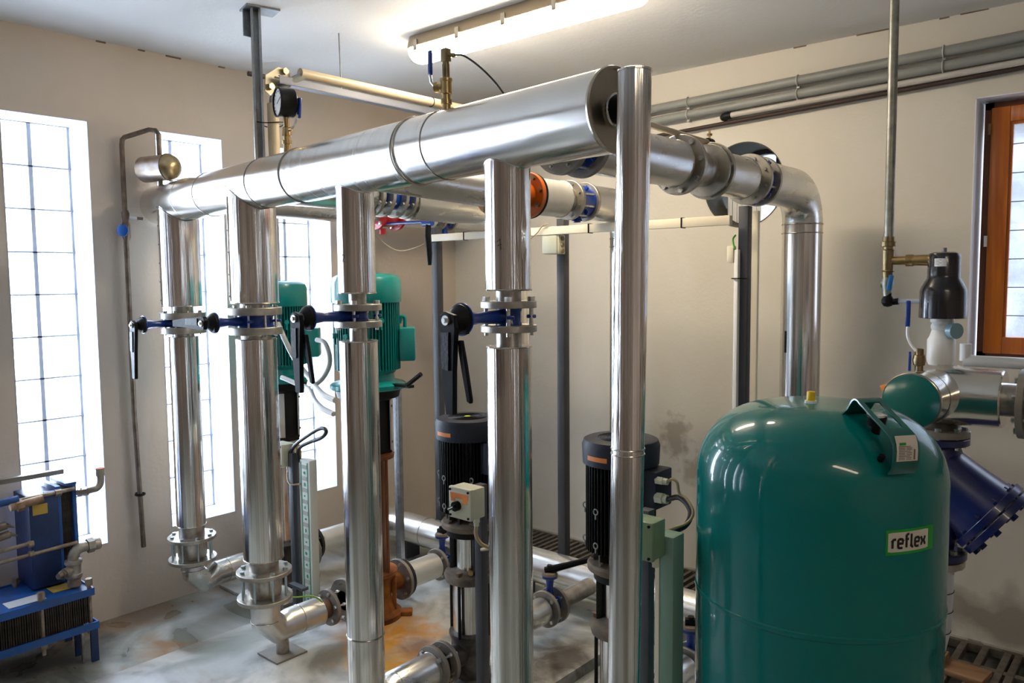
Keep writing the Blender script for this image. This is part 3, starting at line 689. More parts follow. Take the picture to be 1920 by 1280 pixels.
# flanged joints low on risers 1 and 2
for i, (zt, zb, lab) in {1: (.405, .280, 'flanged rod joint at the foot of the first riser by the window wall'), 2: (.445, .318, 'flanged rod joint at the foot of the second riser')}.items():
    x, _, rl = RIS[i]; y = HY(x); R = .113
    T = Thing('flanged_joint', lab, 'pipe joint', (x, y, zb))
    for zz in (zt - .008, zb + .008): b = T.b(); b.disk((x, y, zz), (0, 0, 1), R, .017, 48); T.part('flange', b, FLG)
    b = T.b(); b.lathe([(zb - .03, .052), (zb, .056), (zb + .03, .068), (zt - .03, .068), (zt, .060), (zt + .055, .060)], (x, y, 0), (0, 0, 1), 36); T.part('joint_body', b, NECK)
    bolts(T, (x, y, zt), (0, 0, 1), .093, 8, .0095, zt - zb, mat('blue-grey zinc bolt', (.42, .50, .52), .8, .35), PI / 8 + .2)

# mitred elbows into the pump inlets
YN = {1: 2.12, 2: 2.03, 3: 1.985, 4: 1.99}
def elbow_pipe(i, r, zt, label, m=ALU, seams=()):
    x = RIS[i][0]; y = HY(x); T = Thing('elbow_pipe', label, 'pipe', (x, y, .10)); z = .185 if i == 1 else .175
    b = T.b(); b.tube([(x, y, zt), (x, y, z + .05), (x, y + .055, z - .005 + 0), (x, y + .11, z), (x, YN[i], z)] if i != 1 else [(x, y, zt), (x, y, z + .035), (x, y + .06, z - .03), (x, y + .12, z), (x, YN[i], z)], r, 32); T.part('cladding', b, m)
    for yy in seams:
        b = T.b(); b.tube([(x + (r + .0002) * math.cos(a), yy, z + (r + .0002) * math.sin(a)) for a in [2 * PI * k / 36 for k in range(36)]], .0015, 6, closed=True); T.part('seam_ring', b, SEAM)
    b = T.b(); b.tube([(x + (r + .0003) * math.cos(a), y + (r + .0003) * math.sin(a), z + .052 + .0) for a in [2 * PI * k / 36 for k in range(36)]], .0015, 6, closed=True); T.part('seam_ring', b, SEAM)
elbow_pipe(1, .056, .255, 'mitred bright elbow pipe under the first riser', STY, (2.02,))
elbow_pipe(2, .062, .300, 'mitred dull elbow pipe under the second riser', ALU, (1.92, 2.028))
elbow_pipe(3, .062, .260, 'clad elbow pipe from the third riser into the black pump', STY, (1.80, 1.983))
elbow_pipe(4, .060, .260, 'clad elbow pipe behind the standpipe from the fourth riser', STY, (1.80,))
T = Thing('pipe_stand', 'short steel foot with square base plate under the second riser elbow', 'support', (-2.914, 1.83, .05))
b = T.b(); b.cyl((-2.914, 1.835, .058), (-2.914, 1.835, .118), .028, n=24); T.part('foot_tube', b, NECK)
b = T.b(); b.bb((-2.99, 1.76, .05), (-2.84, 1.91, .058)); T.part('base_plate', b, FLGD)

# ================================================================== PUMPS
def fins(b, r0, r1, z0, z1, n, w=.003, skip=lambda a: False, face=0):
    for k in range(n):
        a = 2 * PI * k / n
        if skip(a): continue
        R = Matrix.Rotation(a, 3, 'Z'); b.box(R @ Vector(((r0 + r1) / 2, 0, (z0 + z1) / 2)), (r1 - r0, w, z1 - z0), R)
def nozzle_pair(T, zc, ry, rf, m, fm=FLGD, y2=None):
    for s, yy in ((-1, ry), (1, y2 or ry)):
        b = T.b(); b.cyl((0, 0, zc), (0, s * yy, zc), .045, n=24); T.part('nozzle', b, m)
        b = T.b(); b.disk((0, s * (yy - .009), zc), (0, 1, 0), rf, .018, 40); T.part('nozzle_flange', b, fm)
        bolts(T, (0, s * (yy - .018), zc), (0, -s, 0), rf * .80, 6, .008, .03, BOLT, .3, nut=False)
def cable_eye(T, p, m, ax='Y'):
    p = Vector(p); b = T.b(); b.tube([p + Vector((.008 * math.cos(a), 0, .009 * math.sin(a))) for a in [2 * PI * k / 14 for k in range(14)]], .0025, 6, closed=True); b.box(p - Vector((0, 0, .016)), (.004, .004, .016)); T.part('lifting_eye', b, m)
def fancover_grille(T, z, r, n, m):
    for k in range(n):
        rr = r * (.12 + .60 * k / n); b = T.b(); b.tube([(rr * math.cos(a), rr * math.sin(a), z) for a in [2 * PI * j / 36 for j in range(36)]], .0016, 5, closed=True); T.part('grille_ring', b, m)

def small_pump(label, loc, yellow=False):
    T = Thing('vertical_pump', label, 'pump', loc, None, 'black vertical pumps', world=False)
    b = T.b(); b.lathe([(.985, .1235), (1.045, .1265), (1.062, .1200), (1.066, .110), (1.066, 0)], (0, 0, 0), (0, 0, 1), 48, caps=(1, 0)); fc = T.part('fan_cover', b, CHAR)
    fancover_grille(T, 1.0665, .115, 9, BLACK)
    b = T.b(); b.cyl((0, 0, 1.066), (0, 0, 1.0685), .012, n=20); T.part('cover_plug', b, mat('yellow green plug', (.55, .62, .05), 0, .5) if yellow else BLACK)
    b = T.b()
    aa = [math.radians(-113 + k * 3.6) for k in range(11)]
    pts0 = [(.1262 * math.cos(a), .1262 * math.sin(a), 1.005) for a in aa]; pts1 = [(.1262 * math.cos(a), .1262 * math.sin(a), 1.020) for a in aa]
    for k in range(10):
        q = [b.bm.verts.new(p) for p in (pts0[k], pts0[k + 1], pts1[k + 1], pts1[k])]; b.face(q)
    T.part('warning_label', b, ORNG)
    b = T.b(); b.lathe([(.70, .085), (.985, .088)], (0, 0, 0), (0, 0, 1), 36); fins(b, .086, .114, .70, .985, 52, .0026); b.lathe([(.695, .075), (.70, .100), (.712, .100)], (0, 0, 0), (0, 0, 1), 36); T.part('motor_housing', b, BLKP)
    for a, z in ((-100, .84), (-100, .73), (-145, .84), (-145, .73), (-40, .84)):
        u = Vector((math.cos(math.radians(a)), math.sin(math.radians(a)), 0)); cable_eye(T, u * .116 + Vector((0, 0, z)), GREYC)
    b = T.b(); b.lathe([(.655, .060), (.70, .066)], (0, 0, 0), (0, 0, 1), 30); fins(b, .062, .088, .658, .70, 10, .008); T.part('motor_neck', b, IRON)
    b = T.b(); b.lathe([(.620, .086), (.632, .108), (.648, .110), (.656, .104), (.660, .06)], (0, 0, 0), (0, 0, 1), 44); T.part('motor_flange', b, DUST)
    bolts(T, (0, 0, .657), (0, 0, 1), .092, 6, .009, .03, DUST, .35, nut=False)
    b = T.b()
    for a in (20, 160, 200, 340):
        R = Matrix.Rotation(math.radians(a), 3, 'Z'); b.box(R @ Vector((.068, 0, .535)), (.022, .034, .20), R, .003)
    b.lathe([(.60, .088), (.622, .090)], (0, 0, 0), (0, 0, 1), 36); T.part('lantern', b, BLKP)
    b = T.b(); b.cyl((0, 0, .44), (0, 0, .61), .052, n=36); T.part('coupling_guard', b, STV)
    b = T.b(); b.lathe([(.405, .070), (.415, .096), (.436, .101), (.448, .098), (.456, .07), (.462, .05)], (0, 0, 0), (0, 0, 1), 44); T.part('pump_head', b, DUST)
    bolts(T, (0, 0, .450), (0, 0, 1), .082, 4, .013, .05, mat('rusty nut', (.22, .14, .08), .6, .6, col2=(.12, .08, .05), nscale=40), math.radians(-75), nut=False)
    bolts(T, (.055, -.05, .458), (0, 0, 1), 0.0, 1, .012, .03, BRASSB, 0, nut=False, name='vent_plug')
    for k in range(4):
        a = math.radians(-75 + 90 * k); b = T.b(); b.cyl((.085 * math.cos(a), .085 * math.sin(a), .20), (.085 * math.cos(a), .085 * math.sin(a), .42), .0065, n=10); T.part('tie_rod', b, BLKP)
    b = T.b(); b.cyl((0, 0, .20), (0, 0, .41), .068, n=44); T.part('stage_sleeve', b, STV)
    b = T.b(); b.lathe([(0, .095), (.02, .095), (.03, .075), (.10, .078), (.17, .076), (.195, .085), (.205, .085), (.206, .06)], (0, 0, 0), (0, 0, 1), 32)
    b.bb((-.11, -.11, 0), (.11, .11, .016), .004); T.part('pump_base', b, mat('grimy cast base', (.16, .15, .14), .5, .55, col2=(.04, .035, .03), nscale=16, bump=.25, bscale=50))
    nozzle_pair(T, .125, .155, .082, IRON)
    # terminal box on the right
    b = T.b(); b.box((.125, .01, .920), (.06, .10, .12), None, .006); T.part('terminal_box', b, CHAR)
    for y, z, rr in ((-.03, .955, .013), (-.03, .900, .018)):
        b = T.b(); b.cyl((.150, y, z), (.175, y, z), rr, n=6); b.cyl((.172, y, z), (.190, y, z), rr * .78, n=18); T.part('cable_gland', b, CREAMB)
    return T
small_pump('black vertical pump with orange label standing between the third and fourth risers', (-2.139, 2.20, .05), True)
small_pump('black vertical pump standing behind the slim standpipe beside the green tank', (-1.393, 2.145, .07))

def big_pump(label, loc, rusty, dz=0):
    T = Thing('vertical_pump', label, 'pump', loc, None, 'teal motor pumps', world=False)
    b = T.b(); b.lathe([(1.500, .160), (1.505, .162), (1.595, .161), (1.615, .152), (1.627, .132), (1.632, .10), (1.633, 0)], (0, 0, 0), (0, 0, 1), 52, caps=(1, 0)); T.part('fan_cover', b, TEAL)
    fancover_grille(T, 1.6335, .12, 6, TEAL)
    b = T.b(); b.lathe([(1.19, .118), (1.50, .122)], (0, 0, 0), (0, 0, 1), 40); fins(b, .12, .152, 1.19, 1.50, 60, .0035); T.part('motor_housing', b, TEAL)
    b = T.b(); b.lathe([(1.10, .172), (1.105, .176), (1.122, .176), (1.128, .165), (1.14, .125), (1.17, .122), (1.195, .145)], (0, 0, 0), (0, 0, 1), 48); T.part('motor_flange', b, TEAL)
    for a, z in ((-75, 1.35), (-110, 1.35), (-15, 1.42)):
        u = Vector((math.cos(math.radians(a)), math.sin(math.radians(a)), 0)); b = T.b(); b.cyl(u * .150 + Vector((0, 0, z)), u * .166 + Vector((0, 0, z)), .012, n=16); b.box(u * .156 + Vector((0, 0, z - .025)), (.008, .008, .03)); T.part('fin_boss', b, mat('lighter teal boss', (.0, .22, .20), 0, .35))
    R = Matrix.Rotation(math.radians(48), 3, 'Z')
    b = T.b(); b.box(R @ Vector((.185, 0, 1.305)), (.075, .13, .155), R, .010); T.part('terminal_box', b, TEAL)
    b = T.b(); u = R @ Vector((.175, 0, 0)); b.tube(spline([u + Vector((0, 0, 1.38)), u + Vector((0, 0, 1.425)), u * .92 + Vector((0, 0, 1.432)), u * .86 + Vector((0, 0, 1.40))], 5), .009, 8); T.part('lifting_eye', b, TEAL)
    b = T.b(); b.lathe([(1.045, .10), (1.06, .142), (1.10, .152)], (0, 0, 0), (0, 0, 1), 40); T.part('lantern_top', b, BLKP)
    b = T.b(); b.bb((-.075, -.075, .79), (.075, .075, 1.05), .006); T.part('lantern', b, BLKP)
    for (a) in (-75, 15, 105, 195):
        R = Matrix.Rotation(math.radians(a + 37), 3, 'Z')
        b = T.b(); b.box(R @ Vector((.098, 0, .925)), (.006, .070, .235), R, .002); gp = T.part('guard_plate', b, mat('satin guard plate', (.62, .60, .57), .9, .35))
        for zz in (.84, 1.01): T.inst('screw', bolt_mesh(.006, .006, BOLTD, False), Matrix.Translation(R @ Vector((.102, 0, zz))) @ R.to_4x4() @ Matrix.Rotation(PI / 2, 4, 'Y'), gp)
    m1 = RUSTB if rusty else STV; m2 = RUST if rusty else IRON
    b = T.b(); b.lathe([(.765, .08), (.77, .112), (.788, .115), (.792, .09)], (0, 0, 0), (0, 0, 1), 40); T.part('pump_head', b, m1)
    b = T.b(); b.cyl((0, 0, .22), (0, 0, .77), .072, n=40); T.part('stage_sleeve', b, m1)
    for k in range(4):
        a = math.radians(10 + 90 * k); b = T.b(); b.cyl((.098 * math.cos(a), .098 * math.sin(a), .21), (.098 * math.cos(a), .098 * math.sin(a), .77), .0075, n=10); T.part('tie_rod', b, RUSTB if rusty else BLKP)
    b = T.b(); b.lathe([(0, .135), (.022, .135), (.035, .105), (.08, .088), (.14, .085), (.19, .095), (.215, .118), (.228, .118), (.230, .07)], (0, 0, 0), (0, 0, 1), 36)
    for a in (45, 135, 225, 315):
        R = Matrix.Rotation(math.radians(a), 3, 'Z'); b.box(R @ Vector((.135, 0, .012)), (.10, .055, .024), R, .005); b.box(R @ Vector((.10, 0, .11)), (.02, .03, .17), R, .004)
    T.part('pump_base', b, m2)
    nozzle_pair(T, .130, .175, .100, RUST if rusty else IRON, FLGD)
    return T
big_pump('tall pump with teal motor and rusty orange base behind the third riser', (-2.914, 2.335, .05), True)
big_pump('far tall pump with teal motor behind the second riser', (-3.70, 2.36, .02), False)

# flanges joining elbows to pumps
for i, yp, lab in ((2, 2.16, 'dark small flange coupling between the second riser elbow and the rusty pump'), (3, 2.045, 'dark flange coupling between the third riser elbow and the black pump')):
    x = RIS[i][0]; z = .175 if i == 2 else .175
    T = Thing('flange_coupling', lab, 'pipe joint', (x, YN[i], z))
    y0 = YN[i] + .001; y1 = yp - .002 - (.0 if i == 3 else .0)
    if i == 3:
        b = T.b(); b.disk((x, y0 + .009, z), (0, 1, 0), .085, .017, 40); T.part('flange', b, FLGD)
        bolts(T, (x, y0 - .0, z), (0, -1, 0), .068, 4, .009, .06, BOLT, PI / 4)
        b = T.b(); b.cyl((x, y0, z), (x, y1, z), .04, n=24); T.part('pipe_neck', b, mat('rusty pipe neck', (.16, .09, .06), .4, .6))
    else:
        b = T.b(); b.cyl((x, y0, z), (x, y0 + .04, z), .045, n=28); T.part('pipe_neck', b, mat('rusty pipe neck', (.16, .09, .06), .4, .6))
        b = T.b(); b.disk((x, y0 + .049, z), (0, 1, 0), .082, .017, 40); T.part('flange', b, FLGD)
        bolts(T, (x, y0 + .040, z), (0, -1, 0), .066, 6, .008, .05, BOLT, .3)
# pump outlets to the suction main
MZ, MY, MR = .172, 3.10, .086
OUT = {1: (2.565, 2.86, .062, 'white jacketed pipe behind the far teal pump', WHITEJ), 2: (2.535, 2.74, .064, 'white jacketed pipe behind the rusty pump', WHITEJ), 3: (2.42, 2.66, .058, 'short clad pipe behind the fourth riser near the floor', STY), 4: (2.36, 2.575, .066, 'short bright clad pipe beside the green tank near the floor', STY)}
for i, (ya, yb, r, lab, m) in OUT.items():
    x = RIS[i][0]; z = .18
    T = Thing('outlet_pipe', lab, 'pipe', (x, ya, z))
    b = T.b(); b.cyl((x, ya, z), (x, yb, z), r, n=40); T.part('cladding', b, m)
    if i > 2: b = T.b(); b.cyl((x, {3: 2.357, 4: 2.302}[i], z), (x, ya, z), .042, n=24); T.part('bare_neck', b, NECK)
    b = T.b(); b.disk((x, ya - .009, z), (0, 1, 0), .092 if i < 3 else .078, .017, 40); T.part('flange', b, mat('black coated flange', (.012, .012, .012), .1, .35)); bolts(T, (x, ya, z), (0, 1, 0), .078 if i < 3 else .064, 8, .009, .02, BOLT, .2, nut=False)
    vl = ['', 'blue valve with black lever behind the far pump at floor level', 'blue valve with upright stem left of the black pump at floor level', 'blue valve with long black lever at floor level by the suction main', 'blue valve with black lever at floor level beside the green tank'][i]
    # stem straight up: local -Y -> world Z ; pipe axis Z -> world Y
    rot = Matrix(((1, 0, 0), (0, 0, 1), (0, -1, 0)))
    zt = .046; ctr = yb + .055
    rot = Matrix((Vector((-1, 0, 0)), Vector((0, 0, -1)), Vector((0, -1, 0)))).transposed()
    T = butterfly('butterfly_valve', vl, (x, ctr, z), rot, .082, .016, .042, -.042, 4, .042, .145, (0, 1), br=.008, plate=.030, lever=False, fm=FLGD, ph=PI / 4)
    b = T.b(); b.lathe([(.128, .02), (.136, .036), (.148, .036)], (0, 0, 0), (0, -1, 0), 28); T.part('mounting_disc', b, BLUE)
    b = T.b(); b.lathe([(.148, .037), (.158, .033), (.162, .02)], (0, 0, 0), (0, -1, 0), 28); T.part('notch_plate', b, DUST)
    if i != 2:
        # lever lying level; world direction towards the back right
        d = {1: Vector((-.8, .6, .05)), 3: Vector((.80, .42, .30)), 4: Vector((.9, .4, .08))}[i].normalized(); dl = rot.transposed() @ d
        c0 = Vector((0, -.170, 0)); b = T.b(); b.tube([c0 - dl * .02, c0 + dl * .05, c0 + dl * .20], .0, 8, rs=[.018, .016, .012]); T.part('lever', b, BLACK)
        b = T.b(); b.cyl((0, -.150, 0), (0, -.192, 0), .012, n=12); T.part('stem_cap', b, BLKP)
    else:
        b = T.b(); b.box((0, -.165, 0), (.05, .035, .03), None, .005); b.box((0, -.185, 0), (.022, .02, .022), None, .003); T.part('stem_cap', b, BLKP)
    b = T.b(); b.cyl((0, 0, -.043), (0, 0, -(MY - .07 - ctr)), .040, n=24); T.part('bare_neck', b, NECK)
T = Thing('suction_main', 'thick pale clad main pipe lying along the back wall near the floor', 'pipe', (-2.5, MY, MZ))
b = T.b(); b.cyl((-3.93, MY, MZ), (-1.0, MY, MZ), MR, n=48); T.part('cladding', b, mat('pale galvanised main cladding', (.80, .79, .76), .85, .26, col2=(.60, .57, .50), nscale=7, lo=.5, hi=.8))
for x in (-3.35, -2.62, -1.9):
    b = T.b(); b.tube([(x, MY + (MR + .0003) * math.cos(a), MZ + (MR + .0003) * math.sin(a)) for a in [2 * PI * k / 40 for k in range(40)]], .002, 6, closed=True); T.part('seam_ring', b, BOLTD if x == -2.62 else SEAM)
for x in (-3.5, -2.6, -1.75):
    b = T.b(); b.bb((x - .02, MY - .05, 0.0), (x + .02, MY + .05, MZ - MR + .01)); T.part('saddle_support', b, POSTM)
b = B(); b.cyl((-2.04, 2.985, .235), (-1.02, 2.985, .235), .0125, n=16); b.cyl((-2.06, 2.985, .235), (-2.0, 2.985, .235), .016, n=12); solo('conduit_pipe', 'thin white pipe tied in front of the pale main near the floor', 'pipe', b, WHT, (-1.5, 2.985, .235))
T = Thing('cable_tie_knot', 'black cable tie knotted round the thin white pipe', 'cable tie', (-1.95, 2.985, .235))
b = T.b(); b.tube([(-1.95, 2.985 + .016 * math.cos(a), .235 + .016 * math.sin(a)) for a in [2 * PI * k / 16 for k in range(16)]], .003, 6, closed=True); b.tube([(-1.95, 2.97, .245), (-1.955, 2.95, .268)], .0025, 6); b.tube([(-1.945, 2.97, .245), (-1.93, 2.955, .262)], .0025, 6); T.part('tie', b, BLACK)

# ================================================================== UPPER CROSS PIPES
PZ = 2.045
def ringc(T, x, y, z, r, rr, m, name='seam_ring'):
    b = T.b(); b.tube([(x + r * math.cos(a), y, z + r * math.sin(a)) for a in [2 * PI * k / 40 for k in range(40)]], rr, 6, closed=True); T.part(name, b, m)
def flpair(T, x, z, ys, r, m, n=8, tb=.02, ph=.2, br=.010):
    for y in ys:
        b = T.b(); b.disk((x, y, z), (0, 1, 0), r, tb, 44); fl = T.part('flange', b, m)
        bolts(T, (x, y - tb / 2, z), (0, -1, 0), r * .86, n, br, tb + .006, BOLT, ph)
def drop(T, x, z, y0, ye, r, zend, m, mv):
    # horizontal from y0, elbow down at ye
    b = T.b(); R = .15
    pts = [(x, y0, z), (x, ye - R, z)] + arc((x, ye - R, z - R), (0, 0, R), (0, R, 0), 9)[1:]
    b.tube(pts, r, 40); T.part('cladding', b, m)
    b = T.b(); b.cyl((x, ye, zend), (x, ye, z - R + .001), r + .001, n=44); T.part('drop_cladding', b, mv)
    for zz in (z - R - .005, z - R - .045):
        b = T.b(); b.tube([(x + (r + .002) * math.cos(a), ye + (r + .002) * math.sin(a), zz) for a in [2 * PI * k / 40 for k in range(40)]], .003, 6, closed=True); T.part('seam_ring', b, SEAM)
    ringc(T, x, y0 + .002, z, r, .003, SEAM, 'end_ring')
# P1: nearest
x = -1.393
T = Thing('cross_pipe', 'short bright clad pipe from the manifold to the first flange pair near the round port', 'pipe', (x, 2.2, PZ))
b = T.b(); b.cyl((x, HY(x) + .092, PZ), (x, 1.80, PZ), .07, n=32); T.part('branch_stub', b, NECK)
b = T.b(); b.cyl((x, 1.97, PZ), (x, 2.475, PZ), .080, n=44); T.part('cladding', b, STY)
ringc(T, x, 2.473, PZ, .080, .003, SEAM, 'end_ring')
rotp = Matrix((Vector((-1, 0, 0)), Vector((0, 0, 1)), Vector((0, 1, 0)))).transposed()   # local Z -> world Y, -Y -> world -Z
rots = Matrix((Vector((0, 0, -1)), Vector((-1, 0, 0)), Vector((0, 1, 0)))).transposed()  # stem (-Y) -> world +X
rotl = Matrix((Vector((0, 0, 1)), Vector((1, 0, 0)), Vector((0, 1, 0)))).transposed()    # stem (-Y) -> world -X
butterfly('butterfly_valve', 'blue valve with grey flanges and black lever tucked under the manifold near its end', (x, 1.885, PZ), rotl, .098, .02, .06, -.06, 8, .075, .14, (-.35, -.4), br=.008, plate=.03, L=.20, fm=FLGD)
T = Thing('flanged_spool', 'bare steel spool with two big bolted flanges in front of the round port', 'pipe joint', (x, 2.66, PZ))
b = T.b(); b.cyl((x, 2.475, PZ), (x, 2.76, PZ), .058, n=40); b.lathe([(2.555, .064), (2.585, .066), (2.615, .064), (2.645, .066), (2.675, .064)], (x, 0, PZ), (0, 1, 0), 40, caps=(0, 0)); T.part('spool_body', b, NECK)
flpair(T, x, PZ, (2.516, 2.738), .105, FLG, 8, .016, .15); 
for y in (2.538, 2.716): b = T.b(); b.disk((x, y, PZ), (0, 1, 0), .097, .012, 40); T.part('backing_flange', b, FLG)
b = T.b(); b.disk((x, 2.527, PZ), (0, 1, 0), .094, .006, 40); T.part('gasket', b, BLACK)
T = Thing('cross_pipe', 'short clad pipe piece resting on the right-hand grey post', 'pipe', (x, 2.92, PZ))
b = T.b(); b.cyl((x, 2.76, PZ), (x, 3.02, PZ), .082, n=44); T.part('cladding', b, STY); ringc(T, x, 3.018, PZ, .082, .003, SEAM, 'end_ring')
b = T.b(); b.cyl((x, 3.02, PZ), (x, 3.06, PZ), .055, n=32); T.part('bare_neck', b, NECK)
butterfly('butterfly_valve', 'blue wafer valve between two flanges beside the round port', (x, 3.125, PZ), rotp, .102, .018, .058, -.052, 8, .078, .09, (0, 1), br=.009, lever=False)
T = Thing('cross_pipe', 'bright clad elbow pipe turning down to the floor at the right of the round port', 'pipe', (x, 3.2, PZ))
b = T.b(); b.cyl((x, 3.18, PZ), (x, 3.20, PZ), .06, n=32); T.part('bare_neck', b, NECK)
drop(T, x, PZ, 3.195, 3.67, .088, .02, STY, steel('galvanised drop cladding', 2, .17, (.78, .77, .74), .12))
b = T.b(); b.bb((x - .041, 3.586, 1.30), (x - .032, 3.592, 1.40)); T.part('label_strip', b, BLKP)
b = B(); b.cyl((x - .01, 2.0, 2.165), (x - .01, 2.74, 2.152), .011, n=16); solo('conduit_pipe', 'thin beige tube running above the bright cross pipe to a clamp', 'pipe', b, BEIGE, (x, 2.74, 2.152))
T = Thing('pipe_clamp', 'small black clamp with brass screw on the end of the thin beige tube', 'clamp', (x - .01, 2.76, 2.15))
b = T.b(); b.cyl((x - .01, 2.742, 2.152), (x - .01, 2.775, 2.152), .017, n=16); T.part('clamp_band', b, BLACK)
b = T.b(); b.cyl((x - .01, 2.76, 2.15), (x - .01, 2.76, 2.20), .004, n=10); b.cyl((x - .01, 2.76, 2.178), (x - .01, 2.76, 2.186), .011, n=6); b.cyl((x - .01, 2.76, 2.13), (x - .01, 2.76, 2.142), .011, n=6); T.part('clamp_screw', b, BRASSB)
# P2
x = -2.139; pz = 2.0
T = Thing('check_valve', 'orange flanged check valve behind the fourth riser under the manifold', 'valve', (x, 2.6, pz))
b = T.b(); b.lathe([(2.38, .05), (2.44, .060), (2.52, .060), (2.57, .055)], (x, 0, pz), (0, 1, 0), 36); T.part('valve_body', b, ORED)
for y in (2.37, 2.577):
    b = T.b(); b.disk((x, y, pz), (0, 1, 0), .096, .022, 44); T.part('flange', b, ORED); bolts(T, (x, y - .011, pz), (0, -1, 0), .080, 8, .011, .02, BRASS, .2, nut=False)
b = T.b(); b.disk((x, 2.596, pz), (0, 1, 0), .096, .012, 44); T.part('gasket', b, BLACK)
T = Thing('cross_pipe', 'clad pipe behind the manifold leading to the orange check valve', 'pipe', (x, 2.0, pz))
b = T.b(); b.cyl((x, HY(x) + .085, pz + .02), (x, 2.36, pz), .065, n=36); T.part('cladding', b, STY)
T = Thing('cross_pipe', 'short pale clad pipe between the orange check valve and the bolted flanges', 'pipe', (x, 2.78, pz))
b = T.b(); b.cyl((x, 2.605, pz), (x, 2.805, pz), .079, n=44); T.part('cladding', b, WHITEJ); ringc(T, x, 2.803, pz, .079, .003, SEAM, 'end_ring'); ringc(T, x, 2.612, pz, .079, .003, SEAM, 'end_ring')
b = T.b(); b.cyl((x, 2.805, pz), (x, 2.86, pz), .055, n=32); T.part('bare_neck', b, NECK)
butterfly('butterfly_valve', 'blue wafer valve between bolted flanges left of the standpipe top', (x, 2.935, pz), rotp, .088, .018, .060, -.075, 8, .075, .09, (0, 1), br=.009, lever=False)
T = Thing('cross_pipe', 'clad elbow pipe that drops behind the standpipe to the floor', 'pipe', (x, 3.1, pz))
drop(T, x, pz, 2.996, 3.34, .080, .02, STY, steel('galvanised drop cladding', 2, .17, (.78, .77, .74), .12))
# P2 prime (X of riser 2)
x = -2.914
T = Thing('butterfly_valve', 'dark flanged valve under the manifold beside the third riser', 'valve', (x, 2.45, PZ))
b = T.b(); b.cyl((x, 2.36, PZ), (x, 2.60, PZ), .06, n=36); T.part('valve_body', b, BLUE)
flpair(T, x, PZ, (2.38, 2.44, 2.52, 2.58), .098, FLG, 8, .018, .3)
T = Thing('cross_pipe', 'clad stub pipe from the manifold to the dark flanged valve', 'pipe', (x, 2.1, PZ))
b = T.b(); b.cyl((x, HY(x) + .088, PZ), (x, 2.365, PZ), .075, n=36); T.part('cladding', b, STY)
T = Thing('cross_pipe', 'thick matt clad pipe running behind the fourth riser and down the back wall', 'pipe', (x, 2.7, PZ))
drop(T, x, PZ - .012, 2.60, 3.38, .090, .02, STY, STV)
# P4 (X of riser 1)
x = -3.70
T = Thing('cross_pipe', 'slim clad pipe seen under the manifold in front of the third window', 'pipe', (x, 2.4, PZ))
b = T.b(); b.cyl((x, HY(x) + .09, PZ), (x, 3.05, PZ), .062, n=36); T.part('cladding', b, STY)
T = Thing('check_valve', 'red flanged valve under the manifold right of the third riser', 'valve', (x, 3.1, PZ))
b = T.b(); b.lathe([(3.05, .062), (3.09, .075), (3.16, .075), (3.20, .062)], (x, 0, PZ), (0, 1, 0), 32); b.cyl((x, 3.10, PZ - .085), (x, 3.10, PZ - .12), .02, n=12); T.part('valve_body', b, RED)
for y in (3.055, 3.205): b = T.b(); b.disk((x, y, PZ), (0, 1, 0), .094, .02, 40); T.part('flange', b, RED); bolts(T, (x, y - .01, PZ), (0, -1, 0), .076, 6, .011, .02, BOLT, .2, nut=False)
T = Thing('cross_pipe', 'short pale clad pipe right of the red valve', 'pipe', (x, 3.36, PZ))
b = T.b(); b.cyl((x, 3.22, PZ), (x, 3.50, PZ), .068, n=36); T.part('cladding', b, WHITEJ); b = T.b(); b.cyl((x, 3.50, PZ), (x, 3.56, PZ), .045, n=28); T.part('bare_neck', b, NECK)
butterfly('butterfly_valve', 'small blue valve with hanging black lever left of the fourth riser near the corner', (x, 3.62, PZ), rotp, .075, .018, .055, -.06, 6, .062, .10, (0, 1), br=.009, lever=False)
T = Thing('cross_pipe', 'last clad pipe piece entering the back wall near the corner', 'pipe', (x, 3.8, PZ))
b = T.b(); b.cyl((x, 3.68, PZ), (x, YW - .001, PZ), .066, n=36); T.part('cladding', b, STY)
T = Thing('valve_lever', 'black lever hanging from the cross pipe beside the left grey post', 'lever', (-3.30, 3.10, 1.95))
b = T.b(); b.tube([(-3.302, 3.10, 1.965), (-3.302, 3.095, 1.90), (-3.292, 3.095, 1.80), (-3.286, 3.09, 1.735)], .0, 8, rs=[.016, .019, .017, .011]); T.part('handle', b, BLACK)
b = T.b(); b.cyl((-3.27, 3.10, 1.972), (-3.34, 3.10, 1.972), .018, n=14); b.cyl((-3.34, 3.10, 1.980), (-3.66, 3.10, 1.986), .009, n=12); T.part('hub', b, BLUE)
# ================================================================== GREEN EXPANSION VESSEL
TC = Vector((-.752, 2.1205, 0)); TR = .316; TZ = 1.319
T = Thing('expansion_tank', 'large glossy green expansion vessel with top handle in the right foreground', 'tank', TC)
b = T.b(); kz = TZ - .205
prof = [(.10, 0), (.10, .10), (.115, .20), (.16, .285), (.22, TR)]
prof += [(.55, TR), (.78, TR)]
b.lathe([(.06, 0), (.065, .10), (.09, .20), (.14, .285), (.21, TR), (.796, TR)], TC, (0, 0, 1), 96, caps=(0, 0)); T.part('lower_shell', b, TANKG)
b = T.b(); dome = [(.806, TR), (kz - .05, TR)]
for k in range(0, 25):
    t = PI / 2 * k / 24; dome.append((kz + (TZ - kz) * math.sin(t) ** 1.0, TR * math.cos(t) ** .62 if k < 24 else 0))
def domeR(z): return TR * max(0, math.sqrt(max(0, 1 - ((z - kz) / (TZ - kz)) ** 2))) ** .62
def domeZ(s): return kz + (TZ - kz) * math.sqrt(max(0, 1 - (s / TR) ** (2 / .62)))
b.lathe(dome, TC, (0, 0, 1), 96, caps=(0, 0)); T.part('upper_shell', b, TANKG)
